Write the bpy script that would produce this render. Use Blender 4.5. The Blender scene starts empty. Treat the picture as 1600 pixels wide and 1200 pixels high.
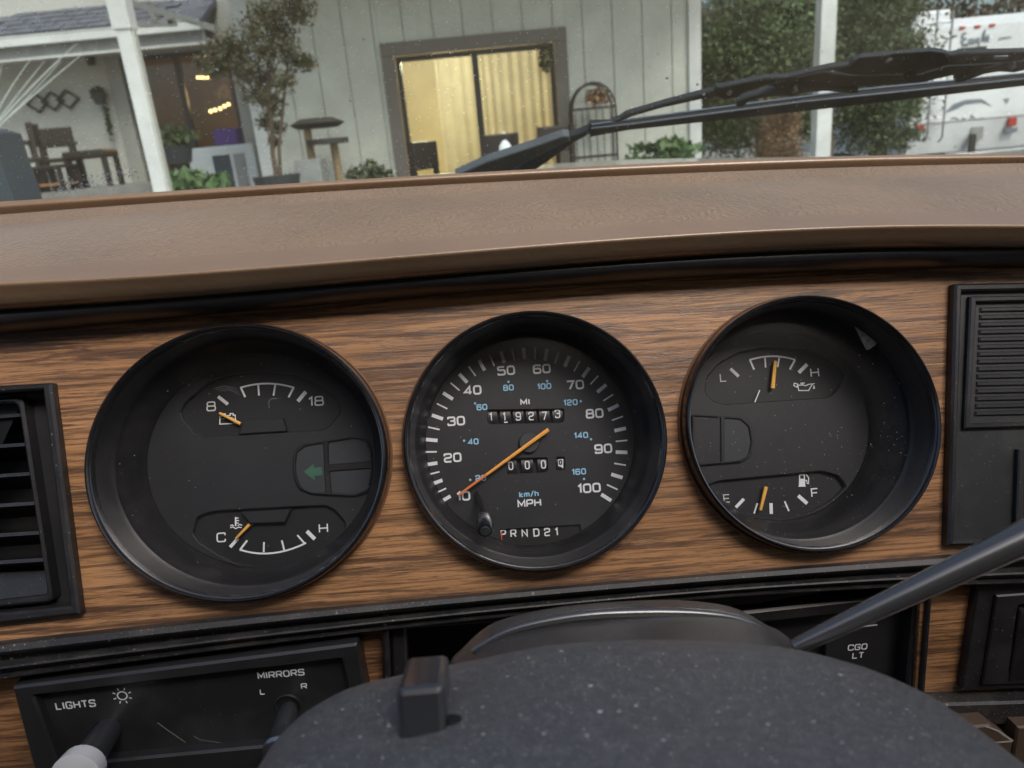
import bpy, math, random
import numpy as np
from mathutils import Vector, Matrix
from mathutils.geometry import tessellate_polygon
random.seed(7); rng = np.random.default_rng(7)
S = bpy.context.scene
COL = S.collection
rad = math.radians
# ------------------------------------------------------------------ camera
F = 1150.0                                   # focal length in pixels of a 1600 px wide frame
EYE = Vector((0.0, 0.0, 1.60))
zc = Vector((-319, 3436, 1150)).normalized()           # world up seen from the camera (right, up, back)
yc = (Vector((0, 0, -1)) - zc * zc.dot(Vector((0, 0, -1)))).normalized()
xc = yc.cross(zc)
W = Matrix((xc, yc, zc))                     # camera -> world
cam_d = bpy.data.cameras.new('camera'); cam = bpy.data.objects.new('camera', cam_d); COL.objects.link(cam)
cam.matrix_world = Matrix.Translation(EYE) @ W.to_4x4()
cam_d.sensor_width = 36; cam_d.lens = F / 1600 * 36; cam_d.clip_start = 0.01; cam_d.clip_end = 500
cam_d.dof.use_dof = True; cam_d.dof.focus_distance = 0.315; cam_d.dof.aperture_fstop = 18
S.camera = cam
# ------------------------------------------------------------------ sky, sun, exposure
SUN_EL, SUN_AZ = rad(48), rad(150)           # azimuth measured clockwise from +Y
wd = bpy.data.worlds.new('World'); S.world = wd; wd.use_nodes = True
wn = wd.node_tree
sky = wn.nodes.new('ShaderNodeTexSky'); sky.sky_type = 'NISHITA'; sky.sun_disc = False
sky.sun_elevation = SUN_EL; sky.sun_rotation = SUN_AZ; sky.dust_density = 3.5; sky.air_density = 1.0; sky.ozone_density = 1.0
wn.nodes['Background'].inputs[1].default_value = 0.12
wn.links.new(sky.outputs[0], wn.nodes['Background'].inputs[0])
sd = bpy.data.lights.new('sun', 'SUN'); sun = bpy.data.objects.new('sun', sd); COL.objects.link(sun)
sd.energy = 1.2; sd.angle = rad(25); sd.color = (1, .96, .9)
sdir = Vector((math.sin(SUN_AZ) * math.cos(SUN_EL), math.cos(SUN_AZ) * math.cos(SUN_EL), math.sin(SUN_EL)))
sun.rotation_euler = sdir.to_track_quat('Z', 'Y').to_euler()
sun.location = (0, 0, 30)
S.view_settings.view_transform = 'Standard'; S.view_settings.look = 'None'
S.view_settings.exposure = 0.85; S.view_settings.gamma = 1
S.view_settings.use_curve_mapping = False
S.render.engine = 'CYCLES'
S.cycles.use_denoising = True
S.cycles.max_bounces = 8; S.cycles.transparent_max_bounces = 16
S.cycles.caustics_reflective = False; S.cycles.caustics_refractive = False

# ------------------------------------------------------------------ frames
class Frame:
    """a plane standing in the world: origin o, axes U (right), V (up), N (towards the driver)"""
    def __init__(s, o, U, V):
        s.o = Vector(o); s.U = Vector(U).normalized(); s.N = s.U.cross(Vector(V)).normalized(); s.V = s.N.cross(s.U)
        s.M = Matrix((s.U, s.V, s.N)).transposed()
    def P(s, px, py, n=0.0):
        d = W @ Vector((px - 800, 600 - py, -F))
        e = EYE - s.o
        t = (n - e.dot(s.N)) / d.dot(s.N)
        q = e + d * t
        return Vector((q.dot(s.U), q.dot(s.V), n))
    def loc(s, p):
        e = Vector(p) - s.o
        return Vector((e.dot(s.U), e.dot(s.V), e.dot(s.N)))
    def w(s, p):
        return s.o + s.M @ Vector(p)
    def mpp(s, px, py, n=0.0):
        return (s.P(px + 1, py, n) - s.P(px, py, n)).length
# fit of the truck's level frame to the photograph
fx, fy, fz, fyaw, fpit, frol, ftilt = -0.02384722, -0.28117155, 0.11909139, -0.05346655, 0.32129634, -0.0496003, 0.40013931
cy_, sy_ = math.cos(fyaw), math.sin(fyaw); cp_, sp_ = math.cos(fpit), math.sin(fpit)
f_ = Vector((-sy_ * cp_, cy_ * cp_, -sp_)); r_ = Vector((cy_, sy_, 0)); u_ = r_.cross(f_)
cr_, sr_ = math.cos(frol), math.sin(frol)
rr_, uu_ = cr_ * r_ + sr_ * u_, -sr_ * r_ + cr_ * u_
LVL = W @ Matrix((rr_, uu_, -f_))            # truck level axes -> world
O_T = EYE - LVL @ Vector((fx, fy, fz))       # centre of the speedometer ring
def lvl(x, y, z): return O_T + LVL @ Vector((x, y, z))
def tiltframe(o, t): return Frame(o, LVL @ Vector((1, 0, 0)), LVL @ Vector((0, math.sin(t), math.cos(t))))
TF = tiltframe(O_T, ftilt)                                        # instrument fascia
hinge = TF.w((0, -0.078, 0))
LF = tiltframe(hinge, rad(3))                                     # lower panel, nearly upright
GF = tiltframe(lvl(0, .50, .075), -rad(42))                       # windshield, leaning back over the driver
WF = Frame((0, 0, 0), (1, 0, 0), (0, 1, 0))
def wall_frame(Y): return Frame((0, Y, 0), (1, 0, 0), (0, 0, 1))

# ------------------------------------------------------------------ object helpers
class Thing: pass
def thing(name, label, cat, frame, origin=(0, 0, 0), group=None, kind=None):
    o = bpy.data.objects.new(name, None); COL.objects.link(o)
    o.empty_display_size = .01
    m = frame.M.to_4x4(); m.translation = frame.w(origin); o.matrix_world = m
    if label: o['label'] = label
    if cat: o['category'] = cat
    if group: o['group'] = group
    if kind: o['kind'] = kind
    t = Thing(); t.o = o; t.f = frame; t.org = Vector(origin); return t
def mesh(name, verts, faces, mat, smooth=False, angle=40):
    me = bpy.data.meshes.new(name); me.from_pydata([tuple(v) for v in verts], [], faces)
    me.materials.append(mat)
    if smooth:
        me.polygons.foreach_set('use_smooth', [True] * len(me.polygons))
        try: me.set_sharp_from_angle(angle=rad(angle))
        except Exception: pass
    me.update(); return me
def part(t, name, g, mat, parent=None, smooth=False, angle=40, label=None, kind=None, fix=True):
    vs, fs = g
    me = mesh(name, [Vector(v) - t.org for v in vs], fs, mat, smooth, angle)
    if fix: fixn(me)
    o = bpy.data.objects.new(name, me); COL.objects.link(o)
    o.parent = parent if parent is not None else t.o
    if label: o['label'] = label
    if kind: o['kind'] = kind
    return o
def solo(name, frame, g, mat, label, cat, origin=None, group=None, kind=None, smooth=False, fix=True):
    vs, fs = g
    if origin is None:
        a = np.array([tuple(v) for v in vs]); origin = (a.min(0) + a.max(0)) / 2
    org = Vector(origin)
    me = mesh(name, [Vector(v) - org for v in vs], fs, mat, smooth)
    if fix: fixn(me)
    o = bpy.data.objects.new(name, me); COL.objects.link(o)
    m = frame.M.to_4x4(); m.translation = frame.w(org); o.matrix_world = m
    if label: o['label'] = label
    if cat: o['category'] = cat
    if group: o['group'] = group
    if kind: o['kind'] = kind
    return o
import bmesh
def fixn(me):
    bm = bmesh.new(); bm.from_mesh(me)
    bmesh.ops.recalc_face_normals(bm, faces=bm.faces); bm.to_mesh(me); bm.free()
def join(*gs):
    V, Fc = [], []
    for vs, fs in gs:
        k = len(V); V += list(vs); Fc += [tuple(i + k for i in f) for f in fs]
    return V, Fc
def box(x0, x1, y0, y1, z0, z1):
    v = [(x, y, z) for z in (z0, z1) for y in (y0, y1) for x in (x0, x1)]
    return v, [(0, 2, 3, 1), (4, 5, 7, 6), (0, 1, 5, 4), (2, 6, 7, 3), (0, 4, 6, 2), (1, 3, 7, 5)]
def bbox(x0, x1, y0, y1, z0, z1, c):
    """box with its edges chamfered"""
    bm = bmesh.new(); vs, fs = box(x0, x1, y0, y1, z0, z1)
    bv = [bm.verts.new(v) for v in vs]
    for f in fs: bm.faces.new([bv[i] for i in f])
    bmesh.ops.bevel(bm, geom=list(bm.edges), offset=c, segments=2, affect='EDGES', profile=.5)
    bm.verts.index_update()
    r = [v.co.copy() for v in bm.verts], [tuple(v.index for v in f.verts) for f in bm.faces]
    bm.free(); return r
def area2(p): return sum(p[i][0] * p[(i + 1) % len(p)][1] - p[(i + 1) % len(p)][0] * p[i][1] for i in range(len(p)))
def ccw(p): return list(p) if area2(p) > 0 else list(p)[::-1]
def offset(p, d):
    """grow a ccw polygon by d"""
    n = len(p); out = []
    for i in range(n):
        a, b, c = Vector(p[i - 1][:2]), Vector(p[i][:2]), Vector(p[(i + 1) % n][:2])
        e1, e2 = (b - a).normalized(), (c - b).normalized()
        n1, n2 = Vector((e1.y, -e1.x)), Vector((e2.y, -e2.x))
        m = n1 + n2
        if m.length < 1e-6: m = n1
        m.normalize(); k = d / max(.35, m.dot(n1)); out.append((b.x + m.x * k, b.y + m.y * k))
    return out
def rounded(p, r, seg=4):
    """round the corners of a closed 2D polygon; r number or list"""
    n = len(p); out = []
    for i in range(n):
        a, b, c = Vector(p[i - 1][:2]), Vector(p[i][:2]), Vector(p[(i + 1) % n][:2])
        ri = r[i] if isinstance(r, (list, tuple)) else r
        ri = min(ri, (a - b).length * .48, (c - b).length * .48)
        if ri < 1e-7: out.append((b.x, b.y)); continue
        s, e = b + (a - b).normalized() * ri, b + (c - b).normalized() * ri
        for k in range(seg + 1):
            t = k / seg; q = s * (1 - t) ** 2 + b * 2 * t * (1 - t) + e * t * t; out.append((q.x, q.y))
    return out
def panel(outer, holes, n1, n0, ch=0.0, hole_floor=True):
    """plate between heights n0 and n1 (n1 front) with holes, chamfered edges"""
    outer = ccw(outer); holes = [ccw(h) for h in holes]
    V, Fc = [], []
    def ring(p, z):
        k = len(V); V.extend((q[0], q[1], z) for q in p); return list(range(k, k + len(p)))
    o_front = offset(outer, -ch) if ch else outer
    h_front = [offset(h, ch) if ch else h for h in holes]
    R = ring(o_front, n1); HR = [ring(h, n1) for h in h_front]
    polys = [[Vector((V[i][0], V[i][1], 0)) for i in R]] + [[Vector((V[i][0], V[i][1], 0)) for i in h[::-1]] for h in HR]
    flat = R + [i for h in HR for i in h[::-1]]
    for t in tessellate_polygon(polys): Fc.append(tuple(flat[i] for i in t))
    def skirt(r1, r2):
        m = len(r1)
        for i in range(m): Fc.append((r1[i], r1[(i + 1) % m], r2[(i + 1) % m], r2[i]))
    a = R
    if ch: b = ring(outer, n1 - ch); skirt(a, b); a = b
    skirt(a, ring(outer, n0))
    for h, hr in zip(holes, HR):
        a = hr
        if ch: b = ring(h, n1 - ch); skirt(a, b); a = b
        skirt(a, ring(h, n0))
    return V, Fc
def slab(poly, n1, n0, ch=0.0):
    g = panel(poly, [], n1, n0, ch)
    m = len(poly); k = len(g[0]); g[1].append(tuple(range(k - m, k))); return g
def lathe(cu, cv, prof, su=1, sv=1, seg=96, a0=0, a1=2 * math.pi):
    V, Fc = [], []; full = abs(a1 - a0 - 2 * math.pi) < 1e-6
    m = seg if full else seg + 1
    for k in range(m):
        a = a0 + (a1 - a0) * k / seg
        for r, n in prof: V.append((cu + su * r * math.cos(a), cv + sv * r * math.sin(a), n))
    q = len(prof)
    for k in range(seg):
        j = (k + 1) % m
        for i in range(q - 1): Fc.append((k * q + i, j * q + i, j * q + i + 1, k * q + i + 1))
    return V, Fc
def circle(cu, cv, r, seg=96, su=1, sv=1): return [(cu + su * r * math.cos(2 * math.pi * k / seg), cv + sv * r * math.sin(2 * math.pi * k / seg)) for k in range(seg)]
def tube(pts, r, seg=12, cap=True):
    """round bar through 3D points; r a number or one radius per point"""
    pts = [Vector(p) for p in pts]; n = len(pts); rs = r if isinstance(r, (list, tuple)) else [r] * n
    V, Fc = [], []; up = None
    for i, p in enumerate(pts):
        d = (pts[min(i + 1, n - 1)] - pts[max(i - 1, 0)]).normalized()
        if up is None: up = Vector((0, 0, 1)) if abs(d.z) < .9 else Vector((0, 1, 0))
        s = d.cross(up).normalized(); up = s.cross(d).normalized()
        for k in range(seg):
            a = 2 * math.pi * k / seg; V.append(p + s * math.cos(a) * rs[i] + up * math.sin(a) * rs[i])
    for i in range(n - 1):
        for k in range(seg):
            j = (k + 1) % seg; Fc.append((i * seg + k, i * seg + j, (i + 1) * seg + j, (i + 1) * seg + k))
    if cap: Fc.append(tuple(range(seg))[::-1]); Fc.append(tuple(range((n - 1) * seg, n * seg)))
    return V, Fc
def bar(a, b, w, h, frame_up=(0, 0, 1)):
    a, b = Vector(a), Vector(b); d = (b - a).normalized(); s = d.cross(Vector(frame_up)).normalized() * w / 2; u = s.cross(d).normalized() * h / 2
    V = [a - s - u, a + s - u, a + s + u, a - s + u, b - s - u, b + s - u, b + s + u, b - s + u]
    return V, [(3, 2, 1, 0), (4, 5, 6, 7), (0, 1, 5, 4), (1, 2, 6, 5), (2, 3, 7, 6), (3, 0, 4, 7)]
def ribbon(pts, w, n, closed=False):
    P_ = [Vector(p[:2]) for p in pts]; m = len(P_); V, Fc = [], []
    for i in range(m):
        if closed: a, c = P_[i - 1], P_[(i + 1) % m]
        else: a, c = P_[max(i - 1, 0)], P_[min(i + 1, m - 1)]
        b = P_[i]
        e1 = (b - a) if (b - a).length > 1e-9 else (c - b); e2 = (c - b) if (c - b).length > 1e-9 else e1
        e1 = e1.normalized(); e2 = e2.normalized(); n1, n2 = Vector((-e1.y, e1.x)), Vector((-e2.y, e2.x)); mm = n1 + n2
        mm = mm.normalized() if mm.length > 1e-6 else n1
        k = w / 2 / max(.45, mm.dot(n1))
        V += [(b.x + mm.x * k, b.y + mm.y * k, n), (b.x - mm.x * k, b.y - mm.y * k, n)]
    for i in range(m if closed else m - 1):
        j = (i + 1) % m; Fc.append((2 * i, 2 * i + 1, 2 * j + 1, 2 * j))
    return V, Fc
def rpath(p, r, closed):
    """round an open/closed stroke's corners"""
    if closed: return rounded(p, r, 4)
    out = [tuple(p[0])]
    for i in range(1, len(p) - 1):
        a, b, c = Vector(p[i - 1]), Vector(p[i]), Vector(p[i + 1])
        ri = min(r, (a - b).length * .49, (c - b).length * .49)
        ang = (a - b).angle(c - b)
        if ang < rad(70) or ri < 1e-7: out.append((b.x, b.y)); continue
        s, e = b + (a - b).normalized() * ri, b + (c - b).normalized() * ri
        for k in range(5):
            t = k / 4; q = s * (1 - t) ** 2 + b * 2 * t * (1 - t) + e * t * t; out.append((q.x, q.y))
    return out + [tuple(p[-1])]
O_ = [(0, 0), (1, 0), (1, 1), (0, 1)]
GL = {  # wide square stroke letters: (advance width, [(points, closed, rounding)])
 '0': (1, [(O_, 1, .3)]), 'O': (1, [(O_, 1, .3)]), '1': (.45, [([(.05, .78), (.4, 1), (.4, 0)], 0, 0)]),
 '2': (1, [([(0, .74), (0, 1), (1, 1), (1, .52), (0, .46), (0, 0), (1, 0)], 0, .22)]),
 '3': (1, [([(0, .78), (0, 1), (1, 1), (1, .53), (.35, .53)], 0, .22), ([(.35, .53), (1, .53), (1, 0), (0, 0), (0, .24)], 0, .22)]),
 '4': (1, [([(.78, 0), (.78, 1), (0, .27), (1.05, .27)], 0, 0)]),
 '5': (1, [([(.95, 1), (0, 1), (0, .58), (1, .58), (1, 0), (0, 0), (0, .2)], 0, .2)]),
 '6': (1, [([(.97, .8), (.97, 1), (0, 1), (0, 0), (1, 0), (1, .57), (0, .57)], 0, .24)]),
 '7': (1, [([(0, 1), (1, 1), (.38, 0)], 0, 0)]),
 '8': (1, [([(.04, .53), (.96, .53), (.96, 1), (.04, 1)], 1, .2), ([(0, 0), (1, 0), (1, .53), (0, .53)], 1, .2)]),
 '9': (1, [([(.03, .2), (.03, 0), (1, 0), (1, 1), (0, 1), (0, .43), (1, .43)], 0, .24)]),
 'M': (1.15, [([(0, 0), (0, 1), (.575, .25), (1.15, 1), (1.15, 0)], 0, 0)]), 'I': (.12, [([(.06, 0), (.06, 1)], 0, 0)]),
 'P': (1, [([(0, 0), (0, 1), (1, 1), (1, .42), (0, .42)], 0, .22)]), 'H': (1, [([(0, 0), (0, 1)], 0, 0), ([(1, 0), (1, 1)], 0, 0), ([(0, .5), (1, .5)], 0, 0)]),
 'R': (1, [([(0, 0), (0, 1), (1, 1), (1, .45), (0, .45)], 0, .22), ([(.55, .45), (1, 0)], 0, 0)]),
 'N': (1, [([(0, 0), (0, 1), (1, 0), (1, 1)], 0, 0)]), 'D': (1, [([(0, 0), (.7, 0), (.92, .1), (1, .3), (1, .7), (.92, .9), (.7, 1), (0, 1)], 1, 0)]),
 'L': (.85, [([(0, 1), (0, 0), (.85, 0)], 0, 0)]), 'G': (1, [([(1, .75), (1, 1), (0, 1), (0, 0), (1, 0), (1, .48), (.5, .48)], 0, .25)]),
 'T': (.95, [([(0, 1), (.95, 1)], 0, 0), ([(.475, 1), (.475, 0)], 0, 0)]),
 'S': (1, [([(1, .78), (1, 1), (0, 1), (0, .53), (1, .5), (1, 0), (0, 0), (0, .22)], 0, .22)]),
 'C': (1, [([(1, .72), (1, 1), (0, 1), (0, 0), (1, 0), (1, .28)], 0, .28)]),
 'E': (.85, [([(.85, 1), (0, 1), (0, 0), (.85, 0)], 0, 0), ([(0, .5), (.78, .5)], 0, 0)]),
 'F': (.85, [([(.85, 1), (0, 1), (0, 0)], 0, 0), ([(0, .48), (.75, .48)], 0, 0)]),
 'k': (.6, [([(0, 0), (0, 1)], 0, 0), ([(.55, .7), (.05, .32), (.6, 0)], 0, 0)]),
 'm': (.95, [([(0, 0), (0, .68), (.475, .68), (.475, 0)], 0, .2), ([(.475, .68), (.95, .68), (.95, 0)], 0, .2)]),
 'h': (.6, [([(0, 0), (0, 1)], 0, 0), ([(0, .66), (.6, .66), (.6, 0)], 0, .22)]),
 '/': (.5, [([(0, -.05), (.5, 1.05)], 0, 0)]), 'K': (.8, [([(0, 0), (0, 1)], 0, 0), ([(.8, 1), (.05, .45), (.85, 0)], 0, 0)]), ' ': (.5, []),
}
def text(fr, s, px, py, hpx, n, asp=1.0, wt=.17, gap=.32, rot=0.0, org=None):
    """letters of height hpx pixels centred on a pixel of plane n; asp widens them; returns geometry"""
    c = fr.P(px, py, n); h = hpx * fr.mpp(px, py, n)
    h = h * (1 - wt)
    tot = sum(GL[ch][0] * asp for ch in s) + gap * (len(s) - 1)
    x = -tot / 2; gs = []; ca, sa = math.cos(rot), math.sin(rot)
    for ch in s:
        wd_, strokes = GL[ch]
        for pts, cl, r in strokes:
            q = [((x + p[0] * asp) * h, (p[1] - .5) * h) for p in pts]
            q = rpath(q, r * h, cl)
            q = [(c.x + a * ca - b * sa, c.y + a * sa + b * ca) for a, b in q]
            gs.append(ribbon(q, wt * h, n + 1e-5 * (len(gs) % 7), bool(cl)))
        x += wd_ * asp + gap
    return join(*gs)
def pxline(fr, pts, wpx, n, closed=False):
    q = [fr.P(x, y, n) for x, y in pts]; w = wpx * fr.mpp(pts[0][0], pts[0][1], n)
    return ribbon(q, w, n, closed)
def pxpoly(fr, pts, n): return [tuple(fr.P(x, y, n)[:2]) for x, y in pts]

# ------------------------------------------------------------------ materials
def mat(name, col, rough=.5, metal=0, spec=.5, coat=0, bump=None, var=None, dust=None, emit=None, coords='Object'):
    """bump=(scale,strength,stretch)  var=(scale,amount)  dust=(scale,threshold,colour)"""
    m = bpy.data.materials.new(name); m.use_nodes = True; nt = m.node_tree; b = nt.nodes['Principled BSDF']
    b.inputs['Base Color'].default_value = (*col, 1); b.inputs['Roughness'].default_value = rough
    b.inputs['Metallic'].default_value = metal; b.inputs['Specular IOR Level'].default_value = spec; b.inputs['Coat Weight'].default_value = coat
    if emit: b.inputs['Emission Color'].default_value = (*emit[0], 1); b.inputs['Emission Strength'].default_value = emit[1]
    tc = nt.nodes.new('ShaderNodeTexCoord'); L = nt.links.new
    src = None
    if var:
        n1 = nt.nodes.new('ShaderNodeTexNoise'); n1.inputs['Scale'].default_value = var[0]; n1.inputs['Detail'].default_value = 6; L(tc.outputs[coords], n1.inputs['Vector'])
        mp = nt.nodes.new('ShaderNodeMapRange'); mp.inputs[1].default_value = .3; mp.inputs[2].default_value = .7; mp.inputs[3].default_value = 1 - var[1]; mp.inputs[4].default_value = 1 + var[1]
        L(n1.outputs[0], mp.inputs[0])
        mx = nt.nodes.new('ShaderNodeMix'); mx.data_type = 'RGBA'; mx.blend_type = 'MULTIPLY'; mx.inputs[0].default_value = 1; mx.inputs[6].default_value = (*col, 1)
        L(mp.outputs[0], mx.inputs[7]); src = mx.outputs[2]; L(src, b.inputs['Base Color'])
    if dust:
        gs = []
        for (sc, th) in dust[0]:
            v = nt.nodes.new('ShaderNodeTexVoronoi'); v.inputs['Scale'].default_value = sc; L(tc.outputs[coords], v.inputs['Vector'])
            wn_ = nt.nodes.new('ShaderNodeSeparateColor'); L(v.outputs['Color'], wn_.inputs[0])
            # every cell has its own speck size, most none
            pw = nt.nodes.new('ShaderNodeMath'); pw.operation = 'POWER'; L(wn_.outputs[0], pw.inputs[0]); pw.inputs[1].default_value = 4
            ml = nt.nodes.new('ShaderNodeMath'); ml.operation = 'MULTIPLY'; L(pw.outputs[0], ml.inputs[0]); ml.inputs[1].default_value = th
            lt = nt.nodes.new('ShaderNodeMath'); lt.operation = 'LESS_THAN'; L(v.outputs['Distance'], lt.inputs[0]); L(ml.outputs[0], lt.inputs[1]); gs.append(lt.outputs[0])
        film = nt.nodes.new('ShaderNodeTexNoise'); film.inputs['Scale'].default_value = dust[2]; film.inputs['Detail'].default_value = 8; film.inputs['Roughness'].default_value = .7; L(tc.outputs[coords], film.inputs['Vector'])
        fr_ = nt.nodes.new('ShaderNodeMapRange'); fr_.inputs[1].default_value = .45; fr_.inputs[2].default_value = .75; fr_.inputs[4].default_value = dust[3]; L(film.outputs[0], fr_.inputs[0])
        acc = fr_.outputs[0]
        for g in gs:
            ma = nt.nodes.new('ShaderNodeMath'); ma.operation = 'MAXIMUM'; L(acc, ma.inputs[0]); L(g, ma.inputs[1]); acc = ma.outputs[0]
        sc_ = nt.nodes.new('ShaderNodeMath'); sc_.operation = 'MULTIPLY'; L(acc, sc_.inputs[0]); sc_.inputs[1].default_value = dust[4]
        mx = nt.nodes.new('ShaderNodeMix'); mx.data_type = 'RGBA'; L(sc_.outputs[0], mx.inputs[0])
        if src: L(src, mx.inputs[6])
        else: mx.inputs[6].default_value = (*col, 1)
        mx.inputs[7].default_value = (*dust[1], 1); L(mx.outputs[2], b.inputs['Base Color'])
        rm = nt.nodes.new('ShaderNodeMapRange'); rm.inputs[3].default_value = rough; rm.inputs[4].default_value = .85; L(sc_.outputs[0], rm.inputs[0]); L(rm.outputs[0], b.inputs['Roughness'])
    if bump:
        n2 = nt.nodes.new('ShaderNodeTexNoise'); n2.inputs['Scale'].default_value = bump[0]; n2.inputs['Detail'].default_value = 4
        if len(bump) > 2:
            mpg = nt.nodes.new('ShaderNodeMapping'); mpg.inputs['Scale'].default_value = bump[2]; L(tc.outputs[coords], mpg.inputs[0]); L(mpg.outputs[0], n2.inputs['Vector'])
        else: L(tc.outputs[coords], n2.inputs['Vector'])
        bp = nt.nodes.new('ShaderNodeBump'); bp.inputs['Strength'].default_value = bump[1]; bp.inputs['Distance'].default_value = bump[3] if len(bump) > 3 else .00012
        L(n2.outputs[0], bp.inputs['Height']); L(bp.outputs[0], b.inputs['Normal'])
    return m
def thin_glass(name, tint=(1, 1, 1), rough=0.0, ior=1.45, film=0.0, film_col=(.5, .5, .48), fscale=6):
    m = bpy.data.materials.new(name); m.use_nodes = True; nt = m.node_tree; L = nt.links.new
    nt.nodes.remove(nt.nodes['Principled BSDF']); out = nt.nodes['Material Output']
    tr = nt.nodes.new('ShaderNodeBsdfTransparent'); tr.inputs[0].default_value = (*tint, 1)
    gl = nt.nodes.new('ShaderNodeBsdfGlossy'); gl.inputs['Roughness'].default_value = rough; gl.inputs[0].default_value = (1, 1, 1, 1)
    fr = nt.nodes.new('ShaderNodeFresnel'); fr.inputs[0].default_value = ior
    mx = nt.nodes.new('ShaderNodeMixShader'); L(fr.outputs[0], mx.inputs[0]); L(tr.outputs[0], mx.inputs[1]); L(gl.outputs[0], mx.inputs[2]); last = mx
    if film:
        df = nt.nodes.new('ShaderNodeBsdfDiffuse'); df.inputs[0].default_value = (*film_col, 1)
        tc = nt.nodes.new('ShaderNodeTexCoord'); no = nt.nodes.new('ShaderNodeTexNoise'); no.inputs['Scale'].default_value = fscale; no.inputs['Detail'].default_value = 8; no.inputs['Roughness'].default_value = .65
        L(tc.outputs['Object'], no.inputs['Vector']); mr = nt.nodes.new('ShaderNodeMapRange'); mr.inputs[1].default_value = .35; mr.inputs[2].default_value = .8; mr.inputs[3].default_value = film * .35; mr.inputs[4].default_value = film * 1.5
        L(no.outputs[0], mr.inputs[0]); m2 = nt.nodes.new('ShaderNodeMixShader'); L(mr.outputs[0], m2.inputs[0]); L(last.outputs[0], m2.inputs[1]); L(df.outputs[0], m2.inputs[2]); last = m2
    L(last.outputs[0], out.inputs[0]); return m
def wood_mat():
    m = bpy.data.materials.new('walnut_vinyl'); m.use_nodes = True; nt = m.node_tree; L = nt.links.new; b = nt.nodes['Principled BSDF']
    N_ = nt.nodes.new
    tc = N_('ShaderNodeTexCoord')
    def noise(scale, sx, sy, det, dist, rg=.6):
        mp = N_('ShaderNodeMapping'); mp.inputs['Scale'].default_value = (sx, sy, 1); L(tc.outputs['Object'], mp.inputs[0])
        n = N_('ShaderNodeTexNoise'); n.inputs['Scale'].default_value = scale; n.inputs['Detail'].default_value = det; n.inputs['Distortion'].default_value = dist; n.inputs['Roughness'].default_value = rg
        L(mp.outputs[0], n.inputs['Vector']); return n.outputs[0]
    base = noise(42, .09, 1, 3, .5)           # broad bands
    streak = noise(560, .026, 1, 6, .5, .75)    # grain lines
    streak2 = noise(150, .045, 1, 6, 1.6, .72)    # wandering figure
    pore = noise(1500, .05, 1, 3, .0, .8)       # pores
    r1 = N_('ShaderNodeValToRGB'); e = r1.color_ramp.elements
    e[0].position = .30; e[0].color = (.47, .255, .120, 1); e[1].position = .70; e[1].color = (.26, .135, .066, 1)
    x = e.new(.5); x.color = (.42, .215, .095, 1); L(base, r1.inputs[0])
    r2 = N_('ShaderNodeValToRGB'); e = r2.color_ramp.elements; e[0].position = .48; e[0].color = (0, 0, 0, 1); e[1].position = .56; e[1].color = (1, 1, 1, 1); L(streak, r2.inputs[0])
    r4 = N_('ShaderNodeValToRGB'); e = r4.color_ramp.elements; e[0].position = .50; e[0].color = (0, 0, 0, 1); e[1].position = .58; e[1].color = (1, 1, 1, 1); L(streak2, r4.inputs[0])
    r3 = N_('ShaderNodeValToRGB'); e = r3.color_ramp.elements; e[0].position = .52; e[0].color = (0, 0, 0, 1); e[1].position = .66; e[1].color = (1, 1, 1, 1); L(pore, r3.inputs[0])
    def mixc(fac, amt, a, colr):
        mu = N_('ShaderNodeMath'); mu.operation = 'MULTIPLY'; L(fac, mu.inputs[0]); mu.inputs[1].default_value = amt
        x = N_('ShaderNodeMix'); x.data_type = 'RGBA'; L(mu.outputs[0], x.inputs[0]); L(a, x.inputs[6]); x.inputs[7].default_value = (*colr, 1); return x.outputs[2]
    c = mixc(r2.outputs[0], .62, r1.outputs[0], (.050, .027, .019))
    c = mixc(r4.outputs[0], .75, c, (.060, .032, .022))
    c = mixc(r3.outputs[0], .6, c, (.03, .016, .012))
    L(c, b.inputs['Base Color']); b.inputs['Roughness'].default_value = .36; b.inputs['Specular IOR Level'].default_value = .5
    bp = N_('ShaderNodeBump'); bp.invert = True; bp.inputs['Strength'].default_value = .3; bp.inputs['Distance'].default_value = .00015; L(r3.outputs[0], bp.inputs['Height']); L(bp.outputs[0], b.inputs['Normal'])
    return m
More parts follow.
